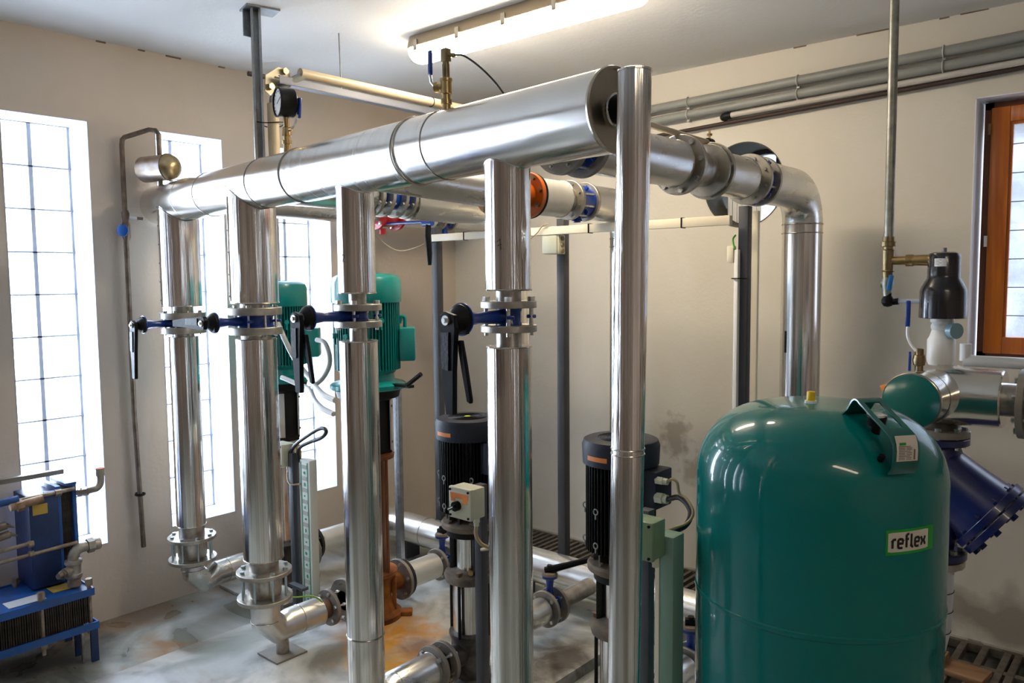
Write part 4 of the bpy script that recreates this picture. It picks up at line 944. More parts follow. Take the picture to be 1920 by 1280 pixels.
b = T.b(); b.lathe([(.792, TR - .001), (.795, TR + .0022), (.801, TR + .003), (.807, TR + .0022), (.810, TR - .001)], TC, (0, 0, 1), 96, caps=(0, 0)); T.part('weld_seam', b, TANKG)
for k in range(3):
    a = math.radians(30 + 120 * k); u = Vector((math.cos(a), math.sin(a), 0))
    b = T.b(); b.box(TC + u * .26 + Vector((0, 0, .07)), (.03, .06, .14), Matrix.Rotation(a, 3, 'Z'), .003); b.box(TC + u * .27 + Vector((0, 0, .004)), (.08, .07, .008), Matrix.Rotation(a, 3, 'Z')); T.part('leg', b, TANKG)
cpos = TC + Vector((-.004, -.045, TZ - .006))
b = T.b(); b.lathe([(0, .018), (.006, .018), (.006, .0165), (.012, .0165)], cpos, (0, 0, 1), 6); cn = T.part('valve_nut', b, WHT)
b = T.b(); b.lathe([(.011, .0115), (.034, .0105), (.036, .009)], cpos, (0, 0, 1), 24); T.part('yellow_cap', b, YEL, label='yellow plastic valve cap')
# handle bracket
ph = math.radians(-36.5); er = Vector((math.cos(ph), math.sin(ph), 0)); et = Vector((-math.sin(ph), math.cos(ph), 0)); HW = .034
def HPt(s, z, t): return TC + er * s + et * t + Vector((0, 0, z))
def strap(b, path, t0, t1, th=.004):
    n = len(path)
    nor = []
    for i in range(n):
        a = path[max(0, i - 1)]; c = path[min(n - 1, i + 1)]; d = Vector((c[0] - a[0], c[1] - a[1])).normalized(); nor.append((-d.y, d.x))
    rows = []
    for (s, z), (ns, nz) in zip(path, nor):
        rows.append([b.bm.verts.new(HPt(s + ns * o, z + nz * o, t)) for o, t in ((0, t0), (th, t0), (th, t1), (0, t1))])
    for A, D in zip(rows, rows[1:]):
        for k in range(4): b.face((A[k], A[(k + 1) % 4], D[(k + 1) % 4], D[k]))
    b.face(rows[0][::-1]); b.face(rows[-1])
def rnd(path, k=5):
    return [(p.x, p.y) for p in spline([(s, z, 0) for s, z in path], k)]
hb = T.b()
strap(hb, [(.146, domeZ(.146) - .004), (.168, 1.322), (.186, 1.346), (.194, 1.351), (.203, 1.350), (.212, 1.344)], -HW, HW)
strap(hb, [(.212, 1.344), (.258, 1.318), (.300, 1.296)], -HW, -HW + .013); strap(hb, [(.212, 1.344), (.258, 1.318), (.300, 1.296)], HW - .013, HW)
strap(hb, [(.300, 1.296), (.322, 1.283), (.332, 1.268), (.334, 1.252), (.333, 1.226), (.329, 1.212), (.318, 1.20)], -HW, HW)
hd = T.part('handle', hb, mat('dark green handle enamel', (.0, .095, .075), 0, .3, coat=.4))
b = T.b(); strap(b, [(.3295, 1.288), (.3365, 1.270), (.3385, 1.255), (.3378, 1.231)], -HW + .007, HW - .006, .0012); T.part('type_plate', b, LBLW, hd, 'beige printed type plate')
b = T.b(); b.box(HPt(.3392, 1.271, -.012), (.0012, .016, .006), Matrix.Rotation(ph, 3, 'Z')); T.part('plate_mark', b, LBLG, hd)
for k in range(9):
    zz = 1.265 - k * .0037; ss = .3398 if zz > 1.24 else .3394
    for (t0, t1) in ((-.022, -.006), (-.002, .012)) if k % 3 else ((-.022, .008),):
        b = T.b(); b.box(HPt(ss, zz, (t0 + t1) / 2), (.0008, t1 - t0, .0014), Matrix.Rotation(ph, 3, 'Z')); T.part('print_line', b, INKG, hd)
b = T.b(); b.box(HPt(.3396, 1.246, .019), (.0008, .004, .024), Matrix.Rotation(ph, 3, 'Z')); T.part('print_line', b, INKG, hd)
g0 = HPt(.232, domeZ(.232) + .010, 0); gx = (Vector((0, 0, 1)) * .93 + er * .18 - et * .06).normalized()
b = T.b(); b.lathe([(-.018, .010), (.008, .010), (.009, .020), (.030, .022), (.033, .020)], g0, gx, 28); gg = T.part('pressure_gauge', b, BLACK)
b = T.b(); b.cyl(g0 + gx * .033, g0 + gx * .0345, .0185, n=28); T.part('dial', b, TUBEG, gg)
b = T.b(); b.tube([g0 + gx * .034 + Vector((.0195 * math.cos(a), .0195 * math.sin(a), 0)) for a in [2 * PI * k / 24 for k in range(24)]], .0016, 6, closed=True); T.part('bezel', b, BOLT, gg)
b = T.b(); q = HPt(.285, domeZ(.285), -.028); b.cyl(q, q + er * .008 + Vector((0, 0, .012)), .007, n=10); T.part('grub_screw', b, BLACK)
# logo sticker wrapped on the shell
def CP(u, z, off=.0012):
    a = math.radians(-42.0) + u / TR; return TC + Vector(((TR + off) * math.cos(a), (TR + off) * math.sin(a), z))
def patch(b, u0, u1, z0, z1, off, n=10):
    R = [[b.bm.verts.new(CP(u0 + (u1 - u0) * k / n, z, off)) for z in (z0, z1)] for k in range(n + 1)]
    for A, D in zip(R, R[1:]): b.face((A[0], D[0], D[1], A[1]))
LW, LZ, LH = .145, 1.005, .060
b = T.b(); patch(b, 0, LW, LZ, LZ + LH, .0008); st = T.part('logo_sticker', b, LBLG, label='green sticker with white panel and black lettering')
def rrect(u0, u1, z0, z1, r, n=5):
    pts = []
    for (cu, cz, a0) in ((u1 - r, z0 + r, -PI / 2), (u1 - r, z1 - r, 0), (u0 + r, z1 - r, PI / 2), (u0 + r, z0 + r, PI)):
        for k in range(n + 1): a = a0 + PI / 2 * k / n; pts.append((cu + r * math.cos(a), cz + r * math.sin(a)))
    return pts
b = T.b(); u0, u1, z0, z1 = .0055, .124, LZ + .007, LZ + LH - .0065; r = .003
for k in range(12):
    a, c = u0 + (u1 - u0) * k / 12, u0 + (u1 - u0) * (k + 1) / 12; za = z0 + (r * .5 if k == 0 else 0); zb_ = z1 - (r * .5 if k == 0 else 0)
    q = [b.bm.verts.new(CP(*p, .0014)) for p in ((a, z0 + (.0015 if k == 0 else 0)), (c, z0 + (.0015 if k == 11 else 0)), (c, z1 - (.0015 if k == 11 else 0)), (a, z1 - (.0015 if k == 0 else 0)))]; b.face(q)
T.part('panel', b, LBLW, st)
def ribbon(b, pts, hw, fn):
    n = len(pts); L = []; Rr = []
    for i in range(n):
        a = Vector(pts[max(0, i - 1)]); c = Vector(pts[min(n - 1, i + 1)]); d = (c - a).normalized(); nv = Vector((-d.y, d.x)); p = Vector(pts[i])
        k = 1.0
        if 0 < i < n - 1:
            d1 = (p - a).normalized(); k = 1 / max(.6, abs(d1.dot(d)))
        L.append(b.bm.verts.new(fn(*(p + nv * hw * k)))); Rr.append(b.bm.verts.new(fn(*(p - nv * hw * k))))
    for i in range(n - 1): b.face((L[i], L[i + 1], Rr[i + 1], Rr[i]))
def crn(x, y, r, a0, a1, n=4): return [(x + r * math.cos(math.radians(a0 + (a1 - a0) * k / n)), y + r * math.sin(math.radians(a0 + (a1 - a0) * k / n))) for k in range(n + 1)]
XH, AH = 1.0, 1.5   # x height, ascender
r_ = .22
GL = {
 'r': (.50, [[(.0, 0), (.0, XH - r_)] + crn(r_, XH - r_, r_, 180, 90) + [(.42, XH)]]),
 'e': (.78, [[(.05, .50), (.60, .50), (.60, XH - r_)] + crn(.60 - r_, XH - r_, r_, 0, 90) + crn(r_, XH - r_, r_, 90, 180) + crn(r_, r_, r_, 180, 270) + [(.56, 0)]]),
 'f': (.56, [[(.12, 0), (.12, AH - r_)] + crn(.12 + r_, AH - r_, r_, 180, 90) + [(.46, AH)], [(-.04, XH - .06), (.42, XH - .06)]]),
 'l': (.34, [[(.04, AH), (.04, r_)] + crn(.04 + r_, r_, r_, 180, 270) + [(.30, 0)]]),
 'x': (.66, [[(0, 0), (0, .18), (.14, .44), (.42, .56), (.56, .82), (.56, 1.0)], [(0, 1.0), (0, .82), (.14, .56), (.42, .44), (.56, .18), (.56, 0)]]),
}
sc_ = .0213; ux = .0165
for ch in 'reflex':
    wd, sts = GL[ch]; b = T.b()
    for stx in sts: ribbon(b, [(ux + p[0] * sc_, LZ + .0165 + p[1] * sc_ * .98) for p in stx], .0029, lambda u, z: CP(u, z, .0022))
    T.part('letter_' + ch, b, INK, st); ux += (wd + .245) * sc_ * .93

# ================================================================== TEE, AIR SEPARATOR, STRAINER
JX, JY, JZ = -.685, 3.15, 1.225
T = Thing('tee_pipe', 'wide steel-clad tee pipe with round mirror-like end cap behind the green tank', 'pipe', (JX, JY, JZ))
TSY = mat('satin steel tee cladding', (.74, .70, .63), 1.0, .17, bump=.02, bscale=12)
b = T.b(); b.cyl((JX, 2.775, JZ + .02), (JX, JY + .10, JZ), .088, n=64); T.part('cladding', b, TSY)
b = T.b(); b.cyl((JX, 2.767, JZ + .02), (JX, 2.777, JZ + .02), .0855, n=64); T.part('end_cap', b, mat('mirror end cap', (.70, .70, .66), 1.0, .10))
ringc(T, JX, 2.775, JZ + .02, .0875, .004, SEAM, 'cap_ring'); ringc(T, JX, 2.90, JZ + .0134, .0885, .0018, SEAM)
b = T.b(); b.lathe([(.0, .112), (.05, .108), (.10, .101), (.20, .100), (.205, .096)], (JX, JY - .02, JZ), (1, 0, 0), 56); T.part('branch_cladding', b, TSY)
b = T.b(); b.cyl((JX + .20, JY - .02, JZ), (JX + .25, JY - .02, JZ), .058, n=32); T.part('bare_neck', b, NECK)
b = T.b(); b.cyl((JX, JY, 1.098), (JX, JY, JZ - .08), .062, n=32); T.part('down_neck', b, IRON)
for xx, m in ((JX + .262, FLGD), (JX + .315, BLKP)):
    b = T.b(); b.disk((xx, JY - .02, JZ - .01), (1, 0, 0), .118, .022, 48); T.part('flange', b, m); bolts(T, (xx - .011, JY - .02, JZ - .01), (-1, 0, 0), .095, 8, .011, .03, BOLT, .3, nut=False)
b = T.b(); b.cyl((JX + .25, JY - .02, JZ - .01), (.3, JY - .02, JZ - .01), .07, n=32); T.part('bare_neck', b, IRON)
b = B(); b.tube(spline([(JX - .085, 2.95, 1.255), (JX - .11, 2.94, 1.26), (JX - .135, 2.93, 1.25)], 4), .017, 12); solo('tap_lever', 'small orange-brown tap handle left of the round tee cap', 'tap', b, ORNG, (JX - .085, 2.95, 1.255))
T = Thing('strainer', 'navy blue angled strainer valve hanging from the clad tee', 'valve', (JX, JY, .62))
b = T.b(); b.disk((JX, JY, 1.086), (0, 0, 1), .102, .024, 48); T.part('top_flange', b, FLGD)
b = T.b(); b.disk((JX, JY, 1.058), (0, 0, 1), .102, .024, 48); T.part('flange', b, NAVY); bolts(T, (JX, JY, 1.098), (0, 0, 1), .083, 8, .011, .055, BOLT, .2)
b = T.b(); b.lathe([(.655, .062), (.70, .072), (.76, .10), (.84, .118), (.93, .115), (.99, .088), (1.047, .070)], (JX, JY, 0), (0, 0, 1), 44); T.part('strainer_body', b, NAVY)
ax = Vector((.80, 0, -.60)); c0 = Vector((JX, JY, .935))
b = T.b(); b.lathe([(0, .112), (.10, .117), (.16, .122), (.20, .128)], c0, ax, 44); T.part('strainer_branch', b, NAVY)
for t in (.212, .243): b = T.b(); b.disk(c0 + ax * t, ax, .145, .026, 52); T.part('flange', b, NAVY)
bolts(T, c0 + ax * .256, ax, .122, 10, .013, .065, NAVY, .25)
b = T.b(); b.disk((JX, JY, .643), (0, 0, 1), .105, .026, 44); T.part('flange', b, NAVY); bolts(T, (JX, JY, .657), (0, 0, 1), .085, 8, .013, .06, FLG, .2)
b = T.b(); b.disk((JX, JY, .612), (0, 0, 1), .10, .024, 44); T.part('lower_flange', b, FLG)
T = Thing('ribbed_pipe', 'pale ribbed wrapped pipe below the navy strainer right of the green tank', 'pipe', (JX - .03, JY, .2))
pts = spline([(JX, JY, .60), (JX, JY, .48), (JX - .005, JY, .36), (JX - .03, JY, .24), (JX - .08, JY, .13), (JX - .16, JY, .08)], 5)
b = T.b(); b.tube(pts, .066, 28); T.part('jacket', b, mat('pale foil wrap', (.66, .66, .68), .3, .45, bump=.2, bscale=30))
for p, q in zip(pts[4::3], pts[5::3]):
    d = (q - p).normalized(); u = d.orthogonal().normalized(); v = d.cross(u)
    b = T.b(); b.tube([p + u * .067 * math.cos(a) + v * .067 * math.sin(a) for a in [2 * PI * k / 24 for k in range(24)]], .002, 5, closed=True); T.part('wrap_rib', b, BLKP)
# air separator
T = Thing('air_separator', 'black two-step air separator bottle with white label above the clad tee', 'separator', (JX, JY, 1.33))
b = T.b(); b.lathe([(1.498, .0745), (1.500, .0765), (1.595, .0755), (1.612, .070), (1.640, .054), (1.650, .0525), (1.715, .0525), (1.728, .048), (1.733, .036), (1.734, 0)], (JX, JY, 0), (0, 0, 1), 48, caps=(1, 0)); T.part('bottle', b, BLKG)
b = T.b(); b.cyl((JX, JY, 1.732), (JX, JY, 1.748), .008, n=12); T.part('top_screw', b, BOLTD)
aa = [math.radians(-112 + 3.6 * k) for k in range(13)]
b = T.b(); R = [[b.bm.verts.new((JX + .0533 * math.cos(a), JY + .0533 * math.sin(a), z)) for z in (1.682, 1.710)] for a in aa]
for A, D in zip(R, R[1:]): b.face((A[0], D[0], D[1], A[1]))
lb = T.part('white_label', b, mat('bright white label', (.75, .75, .75), 0, .5))
for k in range(4):
    zz = 1.705 - k * .0055; b = T.b(); R = [[b.bm.verts.new((JX + .0538 * math.cos(a), JY + .0538 * math.sin(a), z)) for z in (zz - .0008, zz + .0008)] for a in aa[1:(6 if k % 2 else 8)]]
    for A, D in zip(R, R[1:]): b.face((A[0], D[0], D[1], A[1]))
    T.part('print_line', b, INKG, lb)
b = T.b(); b.lathe([(1.33, .040), (1.345, .046), (1.42, .046), (1.43, .040), (1.455, .032), (1.462, .036), (1.472, .036), (1.478, .032), (1.485, .038), (1.498, .038)], (JX, JY, 0), (0, 0, 1), 32); T.part('white_neck', b, WHT)
b = T.b(); b.cyl((JX + .035, JY - .02, 1.455), (JX + .055, JY - .035, 1.455), .028, n=28); b.cyl((JX + .02, JY, 1.455), (JX + .04, JY - .02, 1.455), .01, n=12); T.part('side_gauge', b, mat('grey blue gauge', (.20, .33, .38), 0, .3))
T = Thing('ball_valve', 'brass ball valve with blue lever between the clad tee and the air separator', 'valve', (JX - .055, JY - .09, 1.34))
p = Vector((JX - .052, JY - .08, 1.30))
b = T.b(); b.lathe([(0.01, .014), (.03, .014), (.032, .019), (.05, .022), (.068, .019), (.07, .015), (.09, .014), (.092, .010)], p, (0, 0, 1), 20); T.part('valve_body', b, BRASS)
b = T.b(); b.box(p + Vector((-.028, -.01, .045)), (.008, .014, .07), None, .002); T.part('blue_tag', b, BLUE)
b = T.b(); b.tube(spline([p + Vector((-.005, -.02, .085)), p + Vector((-.025, -.02, .11)), p + Vector((-.035, -.02, .14)), p + Vector((-.035, -.02, .17))], 4), .006, 8); lv = T.part('lever', b, WHT)
b = T.b(); b.box(p + Vector((-.036, -.02, .215)), (.016, .010, .095), None, .004); T.part('lever_sleeve', b, BLUE, lv)
# galvanised pipe from the ceiling with brass fittings
GX, GY = -.872, 3.15
T = Thing('galvanised_pipe', 'upright galvanised pipe dropping from the ceiling to the brass fittings', 'pipe', (GX, GY, 1.78))
b = T.b(); b.cyl((GX, GY, 1.775), (GX - .004, GY, ZC), .0165, n=24); T.part('tube', b, GALV)
T = Thing('brass_fittings', 'aged brass tee and drain valve joining the galvanised pipe to the black separator', 'fitting', (GX, GY, 1.62))
b = T.b(); b.lathe([(1.645, .017), (1.665, .020), (1.668, .023), (1.672, .020), (1.745, .022), (1.748, .018), (1.758, .018), (1.760, .027), (1.776, .027), (1.778, .022), (1.795, .021)], (GX, GY, 0), (0, 0, 1), 20); T.part('tee_body', b, BRASS)
b = T.b(); b.lathe([(.015, .015), (.06, .016), (.062, .022), (.085, .022), (.09, .019), (.115, .020), (.148, .020)], (GX, GY, 1.706), (1, 0, 0), 16); T.part('side_outlet', b, BRASSB)
b = T.b(); b.lathe([(1.575, .014), (1.60, .016), (1.615, .020), (1.63, .020), (1.65, .015)], (GX, GY, 0), (0, 0, 1), 16); b.cyl((GX - .022, GY, 1.618), (GX, GY, 1.618), .012, n=14); T.part('drain_valve', b, GALV)
b = T.b(); b.box((GX + .016, GY - .025, 1.625), (.018, .012, .058), Matrix.Rotation(.15, 3, 'Y'), .004); T.part('blue_handle', b, mat('light blue handle', (.01, .13, .34), 0, .35))
b = T.b(); b.lathe([(-.022, 0), (-.018, .014), (-.006, .022), (.006, .022), (.020, .014), (.032, .013)], (GX + .002, GY, 1.556), (0, 0, 1), 20); b.cyl((GX, GY, 1.552), (GX + .04, GY, 1.556), .012, n=14); T.part('black_elbow', b, BLACK)
b = T.b(); b.cyl((GX + .04, GY, 1.556), (GX + .14, GY, 1.558), .0085, n=14); T.part('grey_tail', b, mat('pale grey tail', (.50, .54, .60), 0, .4))
b = B(); b.tube([(JX + .05, JY + .12, 1.338), (.3, JY + .12, 1.338)], .021, 18); b.tube([(JX + .055, JY + .12, 1.338), (JX + .055, JY + .12, 1.40)], .02, 14); solo('white_pipe', 'white painted pipe running right below the wooden window', 'pipe', b, WHT, (JX + .3, JY + .12, 1.338))

# ================================================================== BACK WALL CONDUITS
YC = 3.94
def conduit(z0, z1, r, label, m, y=YC, x0=-3.9, x1=1.2):
    z = lambda x: z0 + (z1 - z0) * (x + 2.16) / 1.575
    b = B(); b.cyl((x0, y, z(x0)), (x1, y, z(x1)), r, n=20); solo('wall_conduit', label, 'conduit', b, m, (-1.5, y, z(-1.5)))
    return z
zA = conduit(2.598, 2.637, .0235, 'topmost grey plastic conduit along the back wall', GREYC)
zB = conduit(2.532, 2.575, .0225, 'second grey plastic conduit along the back wall', GREYC)
zC = conduit(2.487, 2.533, .0145, 'thin pale conduit, third of the row along the back wall', mat('pale grey conduit', (.50, .47, .42), 0, .4), x0=-1.9)
zD = conduit(2.452, 2.512, .0105, 'thin rusty pipe, lowest of the row along the back wall', mat('rusty thin pipe', (.05, .03, .024), .2, .6), y=3.955)
T = Thing('conduit_bend', 'black elbow where the thin pale conduit starts on the back wall', 'fitting', (-1.92, YC, zC(-1.9)))
b = T.b(); b.tube(spline([(-1.93, YC + .035, zC(-1.9) - .003), (-1.93, YC + .01, zC(-1.9) - .002), (-1.91, YC, zC(-1.9)), (-1.88, YC, zC(-1.88))], 4), .018, 12); T.part('elbow', b, BLKP)
for x, cl in ((-2.13, 'pale conduit clip on the back wall nearest the standpipe top'), (-1.53, 'pale conduit clip on the back wall above the round port'), (-.885, 'pale conduit clip on the back wall beside the galvanised pipe')):
    T = Thing('conduit_clip', cl, 'clip', (x, YC + .03, zA(x)), group='clips on the back wall conduits')
    for zf, r in ((zA, .0235), (zB, .0225)):
        b = T.b(); c = Vector((x, YC, zf(x))); b.tube([c + Vector((0, -(r + .002) * math.cos(a), (r + .002) * math.sin(a))) for a in [-PI * .5 + PI * k / 12 for k in range(13)]], .0042, 6); b.box(c + Vector((0, .015, -r - .008)), (.014, .03, .014)); T.part('clip_band', b, mat('pale clip', (.40, .40, .37), 0, .5))

# ================================================================== STRUT FRAME AND CONDUITS ON THE LEFT
T = Thing('strut_frame', 'galvanised channel strut hanging from the ceiling above the manifold', 'bracket', (-3.02, 1.90, ZC))
b = T.b(); b.box((-3.03, 1.90, ZC - .004), (.10, .14, .008), Matrix.Rotation(-.25, 3, 'Z')); T.part('ceiling_plate', b, STRUT)
def channel(b, p0, p1, w_, d_, nrm):
    p0 = Vector(p0); p1 = Vector(p1); ax = (p1 - p0).normalized(); n = Vector(nrm).normalized(); s = ax.cross(n); L = (p1 - p0).length; c = (p0 + p1) / 2
    R = Matrix((ax, s, n)).transposed()
    b.box(c - n * d_ / 2, (L, w_, .003), R); b.box(c + s * (w_ / 2 - .0015), (L, .003, d_), R); b.box(c - s * (w_ / 2 - .0015), (L, .003, d_), R)
    b.box(c + n * d_ / 2 + s * (w_ / 2 - .005), (L, .010, .003), R); b.box(c + n * d_ / 2 - s * (w_ / 2 - .005), (L, .010, .003), R)
b = T.b(); channel(b, (-3.03, 1.878, 1.98), (-3.03, 1.878, ZC - .008), .041, .041, (.9, -.5, 0)); T.part('upright_channel', b, STRUT)
b = T.b(); b.box((-3.06, 1.86, ZC - .06), (.006, .045, .11)); T.part('weld_tab', b, STRUT)
b = T.b(); channel(b, (-2.965, 1.93, 2.495), (-2.965, 3.98, 2.495), .040, .030, (0, 0, 1)); T.part('level_channel', b, mat('dull level channel', (.12, .13, .16), .3, .5))
b = T.b(); b.prism([(-2.988, 1.882, 2.445), (-2.988, 1.91, 2.43), (-2.988, 1.95, 2.485), (-2.988, 2.005, 2.51), (-2.988, 2.005, 2.55), (-2.988, 1.95, 2.555), (-2.988, 1.888, 2.51)], (.006, 0, 0)); gp = T.part('gusset_plate', b, mat('cream zinc gusset', (.42, .38, .27), .4, .45))
for y, z in ((1.905, 2.465), (1.975, 2.54)):
    T.inst('bolt', bolt_mesh(.014, .012, BRASSB, False), Matrix.Translation((-2.980, y, z)) @ Matrix.Rotation(PI / 2, 4, 'Y'), gp)
T = Thing('beige_conduit', 'beige conduit tied to the strut and running under the ceiling to the back wall', 'conduit', (-2.955, 1.95, 2.4))
b = T.b(); b.cyl((-2.945, 2.03, 2.538), (-2.945, YW - .002, 2.545), .021, n=20); T.part('level_conduit', b, BEIGE)
b = T.b(); b.cyl((-2.995, 1.925, 1.98), (-2.995, 1.925, 2.40), .024, n=20); T.part('upright_conduit', b, BEIGE)
b = T.b(); b.cyl((-3.055, 1.88, 1.98), (-3.055, 1.88, 2.38), .008, n=12); T.part('upright_conduit', b, BEIGE)
b = T.b(); b.tube(spline([(-2.995, 1.925, 2.39), (-2.99, 1.935, 2.44), (-2.965, 1.985, 2.49), (-2.95, 2.03, 2.52), (-2.945, 2.06, 2.535)], 5), .017, 12); T.part('flexible_bend', b, GREYC)
for z in (2.32, 2.145):
    b = T.b(); b.tube([(-3.02 + .055 * math.cos(a), 1.925 + .058 * math.sin(a), z + .006 * math.sin(a * 2)) for a in [2 * PI * k / 24 for k in range(24)]], .0025, 6, closed=True); T.part('cable_tie', b, BLACK)
b = T.b(); b.tube([(-2.945 + .023 * math.cos(a), 2.80, 2.541 + .023 * math.sin(a)) for a in [2 * PI * k / 20 for k in range(20)]], .0022, 6, closed=True); T.part('cable_tie', b, BLACK)
b = B(); b.cyl((-3.04, 2.32, 2.52), (-3.05, 2.32, ZC), .0035, n=8); solo('threaded_rod', 'thin threaded rod from the ceiling to the beige conduit', 'rod', b, STRUT, (-3.05, 2.32, ZC))
b = B(); b.cyl((-3.09, 1.872, 2.532), (-3.09, YW - .002, 2.548), .0105, n=16); solo('copper_pipe', 'thin dark brown pipe hanging just below the beige conduit', 'pipe', b, mat('dark brown pipe', (.055, .03, .022), .3, .5), (-3.09, 2.5, 2.54))
T = Thing('pipe_clamp', 'small dark clamp on the dark brown pipe under the threaded rod', 'clamp', (-3.08, 2.35, 2.54))
b = T.b(); b.cyl((-3.09, 2.335, 2.536), (-3.09, 2.36, 2.536), .017, n=16); b.box((-3.06, 2.348, 2.53), (.05, .02, .02)); T.part('clamp_band', b, BLKP)

# gauge on the manifold
gx0 = -2.60; gp = Vector((gx0, HY(gx0), HZ + HR))
T = Thing('pressure_gauge', 'round black pressure gauge with blue ball valve on top of the manifold', 'gauge', gp)
b = T.b(); b.lathe([(-.005, .014), (.030, .013), (.031, .018), (.045, .018), (.046, .012), (.06, .012), (.062, .017), (.09, .016), (.095, .010), (.12, .012), (.128, .012)], gp, (0, 0, 1), 16); b.cyl(gp + Vector((0, 0, .085)), gp + Vector((.03, .005, .085)), .008, n=12); T.part('brass_valve', b, BRASSB)
b = T.b(); b.tube([gp + Vector((.032, .0, .085)), gp + Vector((.04, .01, .10)), gp + Vector((.045, .02, .135))], .005, 8); lv = T.part('lever', b, BOLT)
b = T.b(); b.box(gp + Vector((.050, .024, .160)), (.018, .010, .075), Matrix.Rotation(.12, 3, 'Y'), .004); T.part('lever_sleeve', b, BLUE, lv)
gc = gp + Vector((0, 0, .182)); gn = Vector((-.28, -.96, 0)).normalized()
b = T.b(); b.lathe([(-.03, .050), (-.026, .053), (.024, .053), (.028, .055), (.034, .055), (.034, .050), (.028, .048), (.028, 0)], gc, gn, 40, caps=(1, 0)); cs = T.part('gauge_case', b, BLACK)
b = T.b(); b.cyl(gc + gn * .0282, gc + gn * .0292, .0475, n=40); T.part('dial', b, TUBEG, cs)
gu = Vector((0, 0, 1)); gv = gn.cross(gu)
for k in range(13):
    a = math.radians(-135 + 270 * k / 12) ; d = gu * math.cos(a) + gv * math.sin(a); b = T.b(); b.tube([gc + gn * .0298 + d * .036, gc + gn * .0298 + d * .043], .0009, 5); T.part('tick', b, INK, cs)
b = T.b(); d = (gu * .35 - gv * .9).normalized(); b.tube([gc + gn * .030 - d * .012, gc + gn * .030 + d * .034], .0012, 5); T.part('needle', b, INK, cs)
# sensor valve on the manifold
sx = -1.645; sp_ = Vector((sx, HY(sx), HZ + HR - .004))
T = Thing('sensor_fitting', 'upright brass fitting with blue lever on top of the manifold below the lamp', 'fitting', sp_)
b = T.b(); b.lathe([(0, .013), (.022, .012), (.023, .016), (.036, .016), (.037, .012), (.05, .012), (.052, .017), (.085, .016), (.088, .018), (.095, .018), (.097, .013)], sp_, (0, 0, 1), 16); b.cyl(sp_ + Vector((0, 0, .07)), sp_ + Vector((-.025, -.012, .073)), .010, n=12); b.cyl(sp_ + Vector((-.022, -.010, .073)), sp_ + Vector((-.032, -.015, .073)), .015, n=12); T.part('ball_valve', b, BRASSB)
b = T.b(); b.cyl(sp_ + Vector((0, 0, .097)), sp_ + Vector((0, 0, .135)), .011, n=16); T.part('sensor_tube', b, BRASS)
b = T.b(); b.cyl(sp_ + Vector((0, 0, .135)), sp_ + Vector((0, 0, .142)), .0095, n=16); b.box(sp_ + Vector((0, 0, .160)), (.022, .022, .036), None, .002); b.cyl(sp_ + Vector((.008, .0, .160)), sp_ + Vector((.028, .008, .156)), .006, n=12); T.part('sensor_plug', b, mat('olive plug', (.24, .18, .07), .3, .4))
b = T.b(); b.tube([sp_ + Vector((-.030, -.014, .075)), sp_ + Vector((-.040, -.02, .088)), sp_ + Vector((-.042, -.022, .11))], .0045, 8); lv = T.part('lever', b, BOLT)
b = T.b(); b.box(sp_ + Vector((-.042, -.022, .142)), (.015, .008, .070), None, .0035); T.part('lever_sleeve', b, BLUE, lv)
b = B(); q = sp_ + Vector((.026, .007, .157)); b.tube(spline([q, q + Vector((.03, .01, -.006)), q + Vector((.075, .035, -.045)), q + Vector((.115, .065, -.10)), q + Vector((.14, .10, -.17)), q + Vector((.13, .16, -.30))], 6), .0028, 8); solo('sensor_cable', 'thin black cable curving from the brass sensor over the manifold', 'cable', b, CABB, q)

# air bottle and wall pipe at the left end
T = Thing('air_bottle', 'small steel air bottle with domed brass-coloured end above the manifold end', 'air vessel', (-3.78, 1.81, 2.13))
a0 = Vector((-3.880, 1.775, 2.195)); a1 = Vector((-3.735, 1.825, 2.198)); ad = (a1 - a0).normalized(); AL = (a1 - a0).length; ar = .062
b = T.b(); b.lathe([(-.035, 0), (-.03, .02), (-.02, .04), (-.008, .055), (0, ar), (AL, ar)], a0, ad, 40, caps=(0, 0)); T.part('bottle_body', b, mat('tarnished steel bottle', (.55, .50, .47), 1.0, .34, col2=(.42, .33, .24), nscale=20))
b = T.b(); b.lathe([(AL, ar + .001), (AL + .012, ar - .002), (AL + .028, .052), (AL + .040, .036), (AL + .047, .018), (AL + .049, 0)], a0, ad, 40, caps=(0, 0)); T.part('domed_end', b, mat('bronzed dome', (.46, .36, .20), 1.0, .30, col2=(.36, .27, .15), nscale=30))
b = T.b(); c = a0 + ad * AL; u = ad.orthogonal().normalized(); v = ad.cross(u); b.tube([c + u * (ar + .0) * math.cos(t) + v * ar * math.sin(t) for t in [2 * PI * k / 36 for k in range(36)]], .0035, 6, closed=True); T.part('weld_ring', b, OLDP)
mid = (a0 + a1) / 2 + ad * .02
b = T.b(); b.cyl((mid.x, mid.y, 2.11), (mid.x, mid.y, 2.15), .0105, n=14); T.part('lower_stub', b, OLDP)
T = Thing('vent_pipe', 'thin old iron pipe looping from the air bottle down the window wall', 'pipe', (-3.935, 1.70, .33))
A = Vector((-3.935, 1.695, 2.345)); top = Vector((mid.x, mid.y, 2.385))
pts = [(-3.935, 1.71, .33), (-3.935, 1.695, 1.0), (-3.935, 1.695, 2.31)] + [(-3.933, 1.698, 2.335), (-3.925, 1.706, 2.347), (-3.905, 1.718, 2.352)] + [tuple(top + Vector((-.035, -.028, -.006))), tuple(top + Vector((-.012, -.008, -.010))), tuple(top + Vector((0, 0, -.028))), (mid.x, mid.y, 2.25)]
b = T.b(); b.tube(pts, .0115, 14); T.part('tube', b, OLDP)
